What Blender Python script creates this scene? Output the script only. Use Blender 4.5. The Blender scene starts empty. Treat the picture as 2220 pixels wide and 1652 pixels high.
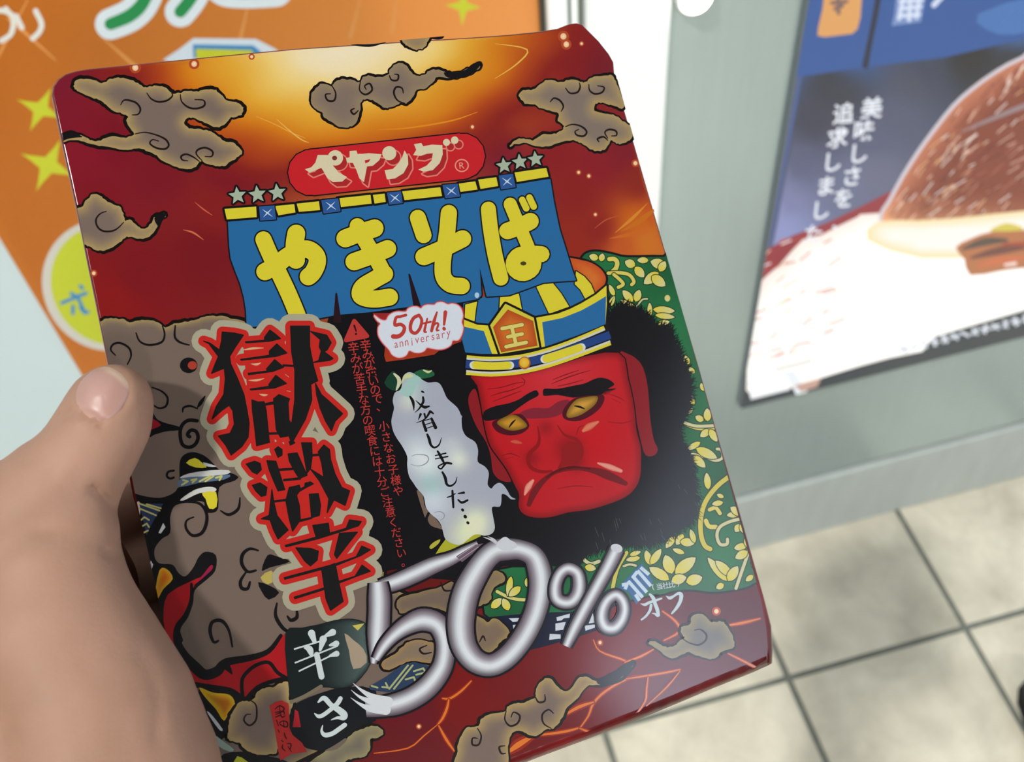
# Hand-held instant noodle box in front of a shop front. Camera, light and exposure first.
import bpy, bmesh, math, random
import numpy as np
from mathutils import Vector, Matrix, geometry
from mathutils.bvhtree import BVHTree

random.seed(7)
SC = bpy.context.scene
COL = SC.collection
PI = math.pi

# ---------------------------------------------------------------- camera
FPX, CX, CY = 2300.0, 1110.0, 826.0        # focal length and centre of the 2220 x 1652 frame
CAM_H = 1.55

def unit(v):
    v = np.array(v, float)
    return v / np.linalg.norm(v)

# directions in camera space (x right, y down, z forward)
DOWN = unit((193, 1855, FPX))
XAX = np.array((20390, -4973, FPX), float)
XAX = unit(XAX - DOWN * XAX.dot(DOWN))
UP = -DOWN
YAX = np.cross(UP, XAX) * -1.0
if YAX[2] < 0:
    YAX = -YAX
RW = np.array((XAX, YAX, UP))              # rows: world axes seen from camera space
EYE = np.array((0.0, 0.0, CAM_H))

def w_dir(v):
    return RW @ np.array(v, float)

def ray(px, py):
    return w_dir(((px - CX) / FPX, (py - CY) / FPX, 1.0))

def at(px, py, depth):
    return EYE + ray(px, py) * depth

cam_data = bpy.data.cameras.new('camera')
cam = bpy.data.objects.new('camera', cam_data)
COL.objects.link(cam)
cam_data.sensor_width = 36.0
cam_data.sensor_fit = 'HORIZONTAL'
cam_data.lens = 36.0 * FPX / 2220.0
cam_data.clip_start = 0.01
rx, ry, rz = w_dir((1, 0, 0)), w_dir((0, -1, 0)), w_dir((0, 0, -1))
cam.matrix_world = Matrix(((rx[0], ry[0], rz[0], EYE[0]), (rx[1], ry[1], rz[1], EYE[1]),
                           (rx[2], ry[2], rz[2], EYE[2]), (0, 0, 0, 1)))
cam_data.dof.use_dof = True
cam_data.dof.focus_distance = 0.268
cam_data.dof.aperture_fstop = 20.0
SC.camera = cam

# ---------------------------------------------------------------- world, lamps, exposure
SC.view_settings.view_transform = 'Standard'
SC.view_settings.look = 'None'
SC.view_settings.exposure = 0.0
SC.view_settings.gamma = 1.0
SC.view_settings.use_curve_mapping = False
SC.world = bpy.data.worlds.new('night_ambient')
SC.world.use_nodes = True
bg = SC.world.node_tree.nodes['Background']
bg.inputs[0].default_value = (0.80, 0.90, 1.0, 1)
bg.inputs[1].default_value = 0.30

LAMPS = [  # x, y, z, radius, watts: ceiling lamps and added fill lamps (their fittings are built further down)
    (-1.62, -0.92, 4.86, 0.080, 690.0),
    (0.20, -2.70, 2.60, 0.090, 108.0),  # unseen, added to light the shop front from behind
    (0.42, 0.45, 4.86, 0.080, 22.0),
    (1.62, -2.80, 2.34, 0.090, 130.0),  # unseen, added to brighten the right wall mirrored in the box film
]
PRINT_GAIN, POSTER_GAIN, SIGN_GAIN = 0.545, 0.92, 1.0
def lamp_light(x, y, z, r, w):
    l = bpy.data.lights.new('ceiling_or_fill_light', 'POINT')
    l.shadow_soft_size = r * 1.5
    l.energy = w
    l.color = (1.0, 0.975, 0.93)
    o = bpy.data.objects.new('ceiling_or_fill_light', l)
    o.location = (x, y, z - 0.16)
    COL.objects.link(o)
    return o
LIGHTS = [lamp_light(*a) for a in LAMPS]
# added spot without a fitting, brightens the right wall mirrored in the film
wl_ = bpy.data.lights.new('added_wall_spot', 'SPOT')
wl_.energy = 310.0
wl_.spot_size = math.radians(84)
wl_.spot_blend = 0.5
wl_.shadow_soft_size = 0.04
wl_.color = (0.93, 0.96, 1.0)
wo_ = bpy.data.objects.new('added_wall_spot', wl_)
wo_.location = (1.62, -2.62, 2.20)
wo_.rotation_euler = Vector((0.68, 1.1, 0.05)).to_track_quat('-Z', 'Y').to_euler()
COL.objects.link(wo_)

# ---------------------------------------------------------------- helpers
def lin(c, k=1.0):
    out = []
    for v in c[:3]:
        v = max(v, 0) / 255.0
        out.append(k * (v / 12.92 if v <= 0.04045 else ((v + 0.055) / 1.055) ** 2.4))
    return np.array(out)

def lin_arr(a, k=1.0):
    a = np.clip(np.asarray(a, float), 0, None) / 255.0
    return k * np.where(a <= 0.04045, a / 12.92, ((a + 0.055) / 1.055) ** 2.4)

def tag(o, label=None, cat=None, group=None, kind=None):
    if label: o['label'] = label
    if cat: o['category'] = cat
    if group: o['group'] = group
    if kind: o['kind'] = kind
    return o

def empty(name, loc, axes=None):
    o = bpy.data.objects.new(name, None)
    COL.objects.link(o)
    o.empty_display_size = 0.05
    if axes is None:
        o.location = loc
    else:
        x, y, z = axes
        o.matrix_world = Matrix(((x[0], y[0], z[0], loc[0]), (x[1], y[1], z[1], loc[1]),
                                 (x[2], y[2], z[2], loc[2]), (0, 0, 0, 1)))
    return o

def mesh_obj(name, verts, faces, mat, parent=None, smooth=False):
    me = bpy.data.meshes.new(name)
    me.from_pydata([tuple(v) for v in verts], [], [tuple(f) for f in faces])
    if mat: me.materials.append(mat)
    if smooth:
        me.polygons.foreach_set('use_smooth', [True] * len(me.polygons))
    me.update()
    o = bpy.data.objects.new(name, me)
    COL.objects.link(o)
    if parent: o.parent = parent
    return o

def bm_obj(name, bm, mat, parent=None, smooth=False):
    me = bpy.data.meshes.new(name)
    bm.normal_update()
    bm.to_mesh(me)
    bm.free()
    if mat: me.materials.append(mat)
    if smooth:
        me.polygons.foreach_set('use_smooth', [True] * len(me.polygons))
    o = bpy.data.objects.new(name, me)
    COL.objects.link(o)
    if parent: o.parent = parent
    return o

def box_bm(x0, x1, y0, y1, z0, z1, bevel=0.0, seg=2):
    bm = bmesh.new()
    bmesh.ops.create_cube(bm, size=1.0)
    for v in bm.verts:
        v.co = Vector(((x0 + x1) / 2 + v.co.x * (x1 - x0), (y0 + y1) / 2 + v.co.y * (y1 - y0),
                       (z0 + z1) / 2 + v.co.z * (z1 - z0)))
    if bevel > 0:
        bmesh.ops.bevel(bm, geom=bm.edges[:], offset=bevel, segments=seg, affect='EDGES', profile=0.5)
    return bm

def node_mat(name):
    m = bpy.data.materials.new(name)
    m.use_nodes = True
    nt = m.node_tree
    return m, nt, nt.nodes['Principled BSDF']

def simple_mat(name, rgb, rough=0.5, metal=0.0, noise=0.0, scale=20.0, spec=0.5, coat=0.0, bump=0.0, stretch=None):
    m, nt, b = node_mat(name)
    c = lin(rgb)
    b.inputs['Roughness'].default_value = rough
    b.inputs['Metallic'].default_value = metal
    b.inputs['Specular IOR Level'].default_value = spec
    b.inputs['Coat Weight'].default_value = coat
    if noise > 0 or bump > 0:
        tc = nt.nodes.new('ShaderNodeTexCoord')
        mp = nt.nodes.new('ShaderNodeMapping')
        if stretch: mp.inputs['Scale'].default_value = stretch
        n = nt.nodes.new('ShaderNodeTexNoise')
        n.inputs['Scale'].default_value = scale
        n.inputs['Detail'].default_value = 5
        nt.links.new(tc.outputs['Object'], mp.inputs['Vector'])
        nt.links.new(mp.outputs[0], n.inputs['Vector'])
        r = nt.nodes.new('ShaderNodeValToRGB')
        r.color_ramp.elements[0].position = 0.3
        r.color_ramp.elements[1].position = 0.7
        r.color_ramp.elements[0].color = (*(c * (1 - noise)), 1)
        r.color_ramp.elements[1].color = (*np.minimum(c * (1 + noise), 0.95), 1)
        nt.links.new(n.outputs['Fac'], r.inputs['Fac'])
        nt.links.new(r.outputs['Color'], b.inputs['Base Color'])
        if bump > 0:
            bp = nt.nodes.new('ShaderNodeBump')
            bp.inputs['Strength'].default_value = bump
            bp.inputs['Distance'].default_value = 0.002
            nt.links.new(n.outputs['Fac'], bp.inputs['Height'])
            nt.links.new(bp.outputs['Normal'], b.inputs['Normal'])
    else:
        b.inputs['Base Color'].default_value = (*c, 1)
    return m

def attr_mat(name, rough=0.3, emit=0.0, spec=0.5, noise=0.0, nscale=400.0):
    """printing ink: base colour from the mesh's own colour attribute, a fine paper grain over it"""
    m, nt, b = node_mat(name)
    a = nt.nodes.new('ShaderNodeAttribute')
    a.attribute_name = 'Col'
    out = a.outputs['Color']
    if noise > 0:
        tc = nt.nodes.new('ShaderNodeTexCoord')
        n = nt.nodes.new('ShaderNodeTexNoise')
        n.inputs['Scale'].default_value = nscale
        mr = nt.nodes.new('ShaderNodeMapRange')
        mr.inputs['To Min'].default_value = 1 - noise
        mr.inputs['To Max'].default_value = 1 + noise
        mx = nt.nodes.new('ShaderNodeVectorMath')
        mx.operation = 'SCALE'
        nt.links.new(tc.outputs['Object'], n.inputs['Vector'])
        nt.links.new(n.outputs['Fac'], mr.inputs['Value'])
        nt.links.new(out, mx.inputs[0])
        nt.links.new(mr.outputs[0], mx.inputs['Scale'])
        out = mx.outputs[0]
    if emit > 0:
        nt.links.new(out, b.inputs['Emission Color'])
        b.inputs['Emission Strength'].default_value = emit
        b.inputs['Base Color'].default_value = (0.02, 0.02, 0.02, 1)
    else:
        nt.links.new(out, b.inputs['Base Color'])
    b.inputs['Roughness'].default_value = rough
    b.inputs['Specular IOR Level'].default_value = spec
    return m

# ---- flat printing: shapes given where the photograph shows them, laid on the real plane of the print
ZONES = {'p': (0, 0, 1.0), 'A': (0, 0, 3.171), 'B': (600, 0, 3.171), 'T': (1100, 0, 3.171), 'C': (0, 400, 3.171),
         '1': (460, 280, 3.933), '2': (860, 280, 3.933), 'L': (400, 660, 4.348), 'M': (460, 960, 4.13),
         'N': (740, 640, 5.1625), 'O': (780, 900, 5.1625), 'H': (960, 560, 4.826), 'F': (980, 780, 3.934),
         'G': (1200, 540, 4.13), 'K': (1240, 860, 3.754), '5': (760, 1140, 3.934), 'P': (1060, 1140, 4.44),
         'Q': (280, 980, 3.934), 'R': (340, 1252, 4.13), 'S': (800, 1352, 3.7), 'U': (1200, 1300, 3.171),
         'D': (280, 680, 4.348), 'V': (560, 1480, 9.605), 'W': (1380, 1220, 11.1), 'X': (1520, 0, 3.171),
         'Y': (1520, 480, 3.171), 'E': (0, 560, 5.506), 'J': (1960, 640, 8.26)}

def pts(zone, s):
    ox, oy, k = ZONES[zone]
    a = np.array([[float(q) for q in t.split(',')] for t in s.split()])
    return a / k + np.array((ox, oy))

def zlen(zone, w):
    return w / ZONES[zone][2]

def catmull(p, n=4, closed=True):
    p = np.asarray(p, float)
    m = len(p)
    if m < 3: return p
    out = []
    rng = range(m) if closed else range(m - 1)
    for i in rng:
        if closed:
            a, b, c, d = p[(i - 1) % m], p[i], p[(i + 1) % m], p[(i + 2) % m]
        else:
            a, b, c, d = p[max(i - 1, 0)], p[i], p[i + 1], p[min(i + 2, m - 1)]
        for t in np.arange(n) / n:
            out.append(0.5 * ((2 * b) + (-a + c) * t + (2 * a - 5 * b + 4 * c - d) * t * t + (-a + 3 * b - 3 * c + d) * t ** 3))
    if not closed: out.append(p[-1])
    return np.array(out)

def inside(poly, q):
    x, y = q[:, 0], q[:, 1]
    r = np.zeros(len(q), bool)
    n = len(poly)
    for i in range(n):
        x0, y0 = poly[i]
        x1, y1 = poly[(i + 1) % n]
        if y0 == y1: continue
        c = (y0 > y) != (y1 > y)
        r ^= c & (x < (x1 - x0) * (y - y0) / (y1 - y0) + x0)
    return r

def edge_dist(poly, q):
    best = np.full(len(q), 1e9)
    n = len(poly)
    for i in range(n):
        a, b = poly[i], poly[(i + 1) % n]
        d = b - a
        L = max(d.dot(d), 1e-9)
        t = np.clip(((q - a) @ d) / L, 0, 1)
        e = q - (a + t[:, None] * d)
        best = np.minimum(best, np.sqrt((e * e).sum(1)))
    return best

GLYPHS = {}
def glyph(ch, off=0.0):
    """one character of Blender's own font as 2-D triangles, centred in its square"""
    key = (ch, off)
    if key in GLYPHS: return GLYPHS[key]
    c = bpy.data.curves.new('glyph', 'FONT')
    c.body = ch
    c.resolution_u = 3
    c.offset = off
    o = bpy.data.objects.new('glyph', c)
    COL.objects.link(o)
    bpy.context.view_layer.update()
    ev = o.evaluated_get(bpy.context.evaluated_depsgraph_get())
    me = ev.to_mesh()
    me.calc_loop_triangles()
    v = np.array([(q.co.x, q.co.y) for q in me.vertices]).reshape(-1, 2)
    t = np.array([tuple(q.vertices) for q in me.loop_triangles]).reshape(-1, 3)
    ev.to_mesh_clear()
    bpy.data.objects.remove(o)
    bpy.data.curves.remove(c)
    GLYPHS[key] = (v, t)
    return v, t

def union(p, t):
    """overlapping triangles -> the same region without overlaps"""
    a, b, c = p[t[:, 0]], p[t[:, 1]], p[t[:, 2]]
    cr = (b - a)[:, 0] * (c - a)[:, 1] - (b - a)[:, 1] * (c - a)[:, 0]
    ok = np.abs(cr) > 1e-3
    t = t[ok]
    t = np.where((cr[ok] < 0)[:, None], t[:, ::-1], t)
    if len(t) == 0: return p, t
    r = geometry.delaunay_2d_cdt([Vector(q) for q in p], [], [tuple(int(i) for i in f) for f in t], 0, 1e-3)
    v = np.array([(q.x, q.y) for q in r[0]])
    o = []
    for f in r[2]:
        for i in range(1, len(f) - 1): o.append((f[0], f[i], f[i + 1]))
    o = np.array(o, int).reshape(-1, 3)
    # keep what lies in one of the given triangles
    A, B, C = (p[t[:, k]].astype(np.float32) for k in range(3))
    keep = np.zeros(len(o), bool)
    cen = v[o].mean(1).astype(np.float32)
    for i in range(0, len(o), 2000):
        q = cen[i:i + 2000, None]
        e = [(b - a)[None, :, 0] * (q[..., 1] - a[None, :, 1]) - (b - a)[None, :, 1] * (q[..., 0] - a[None, :, 0]) >= -1e-3 for a, b in ((A, B), (B, C), (C, A))]
        keep[i:i + 2000] = (e[0] & e[1] & e[2]).any(1)
    return v, o[keep]

class Art:
    def __init__(s, parent, origin, ax, clip, mat, eps=4e-6, gain=1.0):
        s.parent, s.o, s.ax, s.mat, s.eps, s.gain = parent, np.array(origin, float), np.array(ax, float), mat, eps, gain
        s.clip = None if clip is None else np.asarray(clip, float)
        if s.clip is not None:
            a = s.clip
            area = 0.5 * np.sum(a[:, 0] * np.roll(a[:, 1], -1) - np.roll(a[:, 0], -1) * a[:, 1])
            if area < 0: s.clip = a[::-1]
        s.k = 0
        s.name = None
        s.queue = {}
        s.high = np.zeros((300, 300), int)
    def local(s, p, w):
        d = np.array([ray(x, y) for x, y in p])
        n = s.ax[2]
        t = ((s.o + n * w - EYE) @ n) / (d @ n)
        return (EYE + d * t[:, None] - s.o) @ s.ax.T
    def part(s, name, label=None):
        s.done()
        s.name, s.label, s.V, s.F, s.C, s.nv = name, label, [], [], [], 0
    def done(s):
        if s.queue: s.flush()
        if s.name and s.nv:
            v = np.concatenate(s.V)
            f = np.concatenate(s.F)
            c = np.concatenate(s.C)
            key = np.round(np.c_[v * 2e6, c * 400]).astype(np.int64)
            _, first, inv = np.unique(key, axis=0, return_index=True, return_inverse=True)
            f = inv.ravel()[f]
            v, c = v[first], c[first]
            f = f[(f[:, 0] != f[:, 1]) & (f[:, 1] != f[:, 2]) & (f[:, 0] != f[:, 2])]
            me = bpy.data.meshes.new(s.name)
            me.from_pydata(v.tolist(), [], f.tolist())
            at_ = me.color_attributes.new('Col', 'FLOAT_COLOR', 'POINT')
            at_.data.foreach_set('color', np.concatenate((c, np.ones((len(c), 1))), 1).astype(np.float32).ravel())
            me.materials.append(s.mat)
            me.update()
            o = bpy.data.objects.new(s.name, me)
            COL.objects.link(o)
            o.parent = s.parent
            if s.label: o['label'] = s.label
            s.last = o
        s.name = None
    def flush(s):
        """shapes queued with up=False become one flat region per colour (no faces lying on each other)"""
        q, s.queue = s.queue, {}
        for key, items in q.items():
            P, T, b = [], [], 0
            for p, t in items:
                P.append(p); T.append(t + b); b += len(p)
            p, t = union(np.concatenate(P), np.concatenate(T))
            s.add(p, t, np.array(key))
    def add(s, p, tris, col, up=True):
        p = np.asarray(p, float)
        tris = np.asarray(tris, int).reshape(-1, 3)
        col = np.asarray(col, float)
        if not up and col.size:
            c0 = col if col.ndim == 1 else col[0]
            if len(tris): s.queue.setdefault(tuple(np.round(c0, 5)), []).append((p, tris))
            return
        if s.queue: s.flush()
        if col.ndim == 1: col = np.tile(col, (len(p), 1))
        if len(tris) == 0: return
        if s.clip is not None: p, tris, col = s.cut(p, tris, col)
        if len(tris) == 0: return
        # one layer above whatever this shape lies on
        lo = np.clip(((p[tris].min(1) + 400) / 12).astype(int), 0, 299)
        hi = np.clip(((p[tris].max(1) + 400) / 12).astype(int), 0, 299)
        H = s.high
        k = 0
        for (x0, y0), (x1, y1) in zip(lo, hi): k = max(k, H[x0:x1 + 1, y0:y1 + 1].max())
        k += 1
        for (x0, y0), (x1, y1) in zip(lo, hi): H[x0:x1 + 1, y0:y1 + 1] = k
        q = s.local(p, k * s.eps)
        # every triangle faces the viewer
        a, b, c = q[tris[:, 0]], q[tris[:, 1]], q[tris[:, 2]]
        cr = (b - a)[:, 0] * (c - a)[:, 1] - (b - a)[:, 1] * (c - a)[:, 0]
        keep = np.abs(cr) > 1e-13
        tris = tris[keep]; cr = cr[keep]
        tris = np.where((cr < 0)[:, None], tris[:, ::-1], tris)
        s.V.append(q); s.F.append(tris + s.nv); s.C.append(np.clip(col * s.gain, 0, 8))
        s.nv += len(q)
    def cut(s, p, tris, col):
        cl = s.clip
        n = len(cl)
        e = np.roll(cl, -1, 0) - cl
        nr = np.stack((-e[:, 1], e[:, 0]), 1)
        dist = p @ nr.T - (cl * nr).sum(1)[None]         # >= 0 inside
        out = (dist < 0)
        if not out.any(): return p, tris, col
        keep, more_p, more_c, more_t = [], [], [], []
        base = len(p)
        anyout = out.any(1)
        for t in tris:
            if not anyout[t].any():
                keep.append(t); continue
            if out[t].all(0).any(): continue
            poly = [(p[i], col[i]) for i in t]
            for k in np.nonzero(out[t].any(0))[0]:
                new = []
                m = len(poly)
                for i in range(m):
                    (a, ca), (b, cb) = poly[i], poly[(i + 1) % m]
                    da = (a - cl[k]) @ nr[k]; db = (b - cl[k]) @ nr[k]
                    if da >= 0: new.append((a, ca))
                    if (da >= 0) != (db >= 0):
                        f = da / (da - db)
                        new.append((a + (b - a) * f, ca + (cb - ca) * f))
                poly = new
                if len(poly) < 3: break
            if len(poly) < 3: continue
            i0 = base + len(more_p)
            for a, ca in poly:
                more_p.append(a); more_c.append(ca)
            for i in range(1, len(poly) - 1):
                more_t.append((i0, i0 + i, i0 + i + 1))
        tr = np.array(keep + more_t, int).reshape(-1, 3)
        if more_p:
            p = np.concatenate((p, np.array(more_p))); col = np.concatenate((col, np.array(more_c)))
        return p, tr, col
    # ---- shapes
    def fill(s, p, rgb, smooth=3, up=True):
        if smooth: p = catmull(p, smooth)
        t = geometry.tessellate_polygon([[Vector((x, y, 0)) for x, y in p]])
        c = np.asarray(rgb, float)
        s.add(p, t, lin_arr(c) if c.ndim == 1 else lin_arr(c), up)
    def grad(s, p, fn, step=8.0, smooth=3):
        """fn(points, distance to edge) -> sRGB colours"""
        if smooth: p = catmull(p, smooth)
        lo, hi = p.min(0), p.max(0)
        if s.clip is not None:
            lo, hi = np.maximum(lo, s.clip.min(0)), np.minimum(hi, s.clip.max(0))
        gx, gy = np.meshgrid(np.arange(lo[0], hi[0], step), np.arange(lo[1], hi[1], step))
        gx = gx + (np.arange(gx.shape[0]) % 2)[:, None] * step * 0.5
        g = np.stack((gx.ravel(), gy.ravel()), 1)
        g = g[inside(p, g)]
        if len(g): g = g[edge_dist(p, g) > step * 0.4]
        allp = np.concatenate((p, g)) if len(g) else p
        n = len(p)
        r = geometry.delaunay_2d_cdt([Vector(q) for q in allp], [(i, (i + 1) % n) for i in range(n)], [], 1, 1e-4)
        v = np.array([(q.x, q.y) for q in r[0]])
        t = []
        for f in r[2]:
            for i in range(1, len(f) - 1): t.append((f[0], f[i], f[i + 1]))
        t = np.array(t, int).reshape(-1, 3)
        cen = v[t].mean(1)
        t = t[inside(p, cen)]
        s.add(v, t, lin_arr(fn(v, edge_dist(p, v))))
    def stroke(s, p, w, rgb, closed=False, smooth=3, up=True, ends=True):
        """a line of even or varying width with round joints"""
        p = np.asarray(p, float)
        wv = np.full(len(p), float(w)) if np.isscalar(w) else np.interp(np.linspace(0, 1, len(p)), np.linspace(0, 1, len(w)), w)
        if smooth and len(p) > 2:
            q = catmull(np.concatenate((p, wv[:, None]), 1), smooth, closed)
            p, wv = q[:, :2], q[:, 2]
        V, T = [], []
        n = len(p)
        c = lin(rgb)
        def v(x):
            V.append(x); return len(V) - 1
        def fan(q, r, a0, a1, seg):
            i0 = v(q)
            for k in range(seg + 1):
                a = a0 + (a1 - a0) * k / seg
                v(q + r * np.array((math.cos(a), math.sin(a))))
            for k in range(seg): T.append((i0, i0 + 1 + k, i0 + 2 + k))
        over = True
        if smooth and n > 3:
            if closed: d = np.roll(p, -1, 0) - np.roll(p, 1, 0)
            else: d = np.gradient(p, axis=0)
            d /= np.maximum(np.hypot(d[:, 0], d[:, 1]), 1e-9)[:, None]
            m = np.stack((-d[:, 1], d[:, 0]), 1) * 0.5 * wv[:, None]
            for i in range(n):
                v(p[i] + m[i]); v(p[i] - m[i])
            for i in range(n if closed else n - 1):
                a, b = 2 * i, 2 * ((i + 1) % n)
                T += [(a, a + 1, b + 1), (a, b + 1, b)]
            if not closed and ends:
                a = math.atan2(-d[0][1], -d[0][0]); fan(p[0], wv[0] / 2, a - PI / 2, a + PI / 2, 6 if wv[0] < 14 else 10)
                a = math.atan2(d[-1][1], d[-1][0]); fan(p[-1], wv[-1] / 2, a - PI / 2, a + PI / 2, 6 if wv[-1] < 14 else 10)
        else:
            for i in range(n if closed else n - 1):
                a, b = p[i], p[(i + 1) % n]
                d = b - a
                L = np.hypot(*d)
                if L < 1e-6: continue
                m = np.array((-d[1], d[0])) / L * 0.5
                i0 = v(a + m * wv[i]); v(a - m * wv[i]); v(b - m * wv[(i + 1) % n]); v(b + m * wv[(i + 1) % n])
                T += [(i0, i0 + 1, i0 + 2), (i0, i0 + 2, i0 + 3)]
            seg = 8 if np.max(wv) < 14 else 14
            for i in range(n):
                if not closed and not ends and i in (0, n - 1): continue
                if wv[i] / 2 > 0.4: fan(p[i], wv[i] / 2, 0, 2 * PI, seg)
        if not T: return
        V, T = np.array(V), np.array(T)
        if up and (not (smooth and n > 3) or max(c) > 0.06): V, T = union(V, T)
        s.add(V, T, c, up)
    def tube(s, p, w, prof, smooth=5, closed=False):
        """a painted tube: colours run across the stroke"""
        p = np.asarray(p, float)
        wv = np.full(len(p), float(w)) if np.isscalar(w) else np.interp(np.linspace(0, 1, len(p)), np.linspace(0, 1, len(w)), w)
        q = catmull(np.concatenate((p, wv[:, None]), 1), smooth, closed)
        p, wv = q[:, :2], q[:, 2]
        n, m = len(p), len(prof)
        if closed: d = np.roll(p, -1, 0) - np.roll(p, 1, 0)
        else:
            d = np.gradient(p, axis=0)
        d /= np.maximum(np.hypot(d[:, 0], d[:, 1]), 1e-9)[:, None]
        nn = np.stack((-d[:, 1], d[:, 0]), 1)
        off = np.linspace(-0.5, 0.5, m)
        V = (p[:, None] + nn[:, None] * (off[None, :, None] * wv[:, None, None])).reshape(-1, 2)
        C = np.tile(lin_arr(np.array(prof)), (n, 1))
        T = []
        for i in range(n if closed else n - 1):
            j = (i + 1) % n
            for k in range(m - 1):
                T += [(i * m + k, i * m + k + 1, j * m + k + 1), (i * m + k, j * m + k + 1, j * m + k)]
        s.add(V, T, C)
    def ell(s, c, rx, ry, rgb, ang=0.0, n=28, inner=None, up=True):
        a = np.linspace(0, 2 * PI, n, endpoint=False)
        ca, sa = math.cos(ang), math.sin(ang)
        x, y = rx * np.cos(a), ry * np.sin(a)
        p = np.stack((c[0] + x * ca - y * sa, c[1] + x * sa + y * ca), 1)
        p = np.concatenate((np.array([c], float), p))
        col = np.tile(lin(rgb), (n + 1, 1))
        if inner is not None: col[0] = lin(inner)
        s.add(p, [(0, 1 + k, 1 + (k + 1) % n) for k in range(n)], col, up)
    def petal(s, z, a, w, c0=(212, 206, 150), c1=(216, 200, 62), line=True):
        p = pts(z, a)
        w = zlen(z, w) * 0.85
        d = p[1] - p[0]
        L = np.hypot(*d); d /= L
        m = np.array((-d[1], d[0]))
        t = np.array((0, .12, .3, .5, .7, .87, 1.0)); h = np.array((0.05, .5, .85, 1.0, .92, .6, 0.0))
        poly = np.concatenate((p[0] + np.outer(t * L, d) + np.outer(h * w / 1, m), (p[0] + np.outer(t * L, d) - np.outer(h * w / 1, m))[::-1]))
        f = np.concatenate((t, t[::-1]))
        if line: s.stroke(poly, 3.4, (28, 45, 25), closed=True, smooth=2)
        c = np.array(c0)[None] * (1 - f[:, None]) + np.array(c1)[None] * f[:, None]
        s.fill(poly, c, smooth=0)
    def text(s, ch, cx, cy, size, rgb, ang=0.0, off=0.0, sx=1.0, shear=0.0, up=True):
        """a character or word centred on (cx, cy); size in picture units per em, ang clockwise"""
        v, t = glyph(ch, off)
        if len(v) == 0: return
        c = (v.max(0) + v.min(0)) / 2 if len(ch) > 1 or ord(ch[0]) < 0x3000 else np.array((0.5, 0.38))
        x = (v[:, 0] - c[0] + shear * (v[:, 1] - c[1])) * size * sx
        y = -(v[:, 1] - c[1]) * size
        ca, sa = math.cos(ang), math.sin(ang)
        s.add(np.stack((cx + x * ca - y * sa, cy + x * sa + y * ca), 1), t, lin(rgb), True)
    def cloud(s, z, outline, spirals=(), w=7.0, sp=3.6, inner=(124, 106, 96), rim=(176, 150, 98), close=True, reach=26.0):
        p = catmull(pts(z, outline), 4)
        jr = np.random.RandomState(len(p))
        p = p + jr.uniform(-1.3, 1.3, p.shape)
        wob = w * (1.75 + 0.5 * np.sin(np.arange(len(p)) * 0.33) + jr.uniform(-.15, .15, len(p)))
        s.stroke(p, wob, (24, 17, 16), closed=close, smooth=2)
        def fn(q, d):
            f = np.clip(d / reach, 0, 1)[:, None] ** 0.8
            return np.array(rim)[None] * (1 - f) + np.array(inner)[None] * f
        s.grad(p, fn, 9.0, 0)
        for q in spirals:
            s.stroke(pts(z, q), [sp * 0.6, sp * 1.2, sp * 1.2, sp * 0.6], (34, 24, 22), smooth=4)

# ---------------------------------------------------------------- the setting
def floor_hit(px, py, z=0.0):
    r = ray(px, py)
    t = (z - EYE[2]) / r[2]
    return EYE + r * t
YW = 0.5 * (floor_hit(1625, 1168)[1] + floor_hit(2200, 1014)[1])      # the plane of the shop front
def wall_hit(px, py, proud=0.0):
    r = ray(px, py)
    t = (YW - proud - EYE[1]) / r[1]
    return EYE + r * t

M_GROUT = simple_mat('grout', (108, 112, 104), 0.85, noise=0.15, scale=60)
def tile_mat():
    m, nt, b = node_mat('beige_stone_tile')
    tc = nt.nodes.new('ShaderNodeTexCoord')
    oi = nt.nodes.new('ShaderNodeObjectInfo')
    ad = nt.nodes.new('ShaderNodeVectorMath'); ad.operation = 'ADD'
    sc = nt.nodes.new('ShaderNodeVectorMath'); sc.operation = 'SCALE'
    cb = nt.nodes.new('ShaderNodeCombineXYZ')
    sc.inputs['Scale'].default_value = 37.0
    nt.links.new(oi.outputs['Random'], cb.inputs[0]); nt.links.new(oi.outputs['Random'], cb.inputs[1])
    nt.links.new(cb.outputs[0], sc.inputs[0])
    nt.links.new(tc.outputs['Object'], ad.inputs[0]); nt.links.new(sc.outputs[0], ad.inputs[1])
    n1 = nt.nodes.new('ShaderNodeTexNoise'); n1.inputs['Scale'].default_value = 9; n1.inputs['Detail'].default_value = 6
    n1.inputs['Roughness'].default_value = 0.6; n1.inputs['Distortion'].default_value = 0.25
    nt.links.new(ad.outputs[0], n1.inputs['Vector'])
    r = nt.nodes.new('ShaderNodeValToRGB')
    e = r.color_ramp.elements
    e[0].position = 0.30; e[0].color = (*lin((178, 172, 154)), 1)
    e[1].position = 0.68; e[1].color = (*lin((220, 214, 194)), 1)
    nt.links.new(n1.outputs['Fac'], r.inputs['Fac'])
    hs = nt.nodes.new('ShaderNodeHueSaturation')
    mr = nt.nodes.new('ShaderNodeMapRange')
    mr.inputs['To Min'].default_value = 0.92; mr.inputs['To Max'].default_value = 1.05
    nt.links.new(oi.outputs['Random'], mr.inputs['Value']); nt.links.new(mr.outputs[0], hs.inputs['Value'])
    nt.links.new(r.outputs['Color'], hs.inputs['Color']); nt.links.new(hs.outputs['Color'], b.inputs['Base Color'])
    b.inputs['Roughness'].default_value = 0.30
    bp = nt.nodes.new('ShaderNodeBump'); bp.inputs['Strength'].default_value = 0.15; bp.inputs['Distance'].default_value = 0.002
    nt.links.new(n1.outputs['Fac'], bp.inputs['Height']); nt.links.new(bp.outputs[0], b.inputs['Normal'])
    return m
M_TILE = tile_mat()

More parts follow.
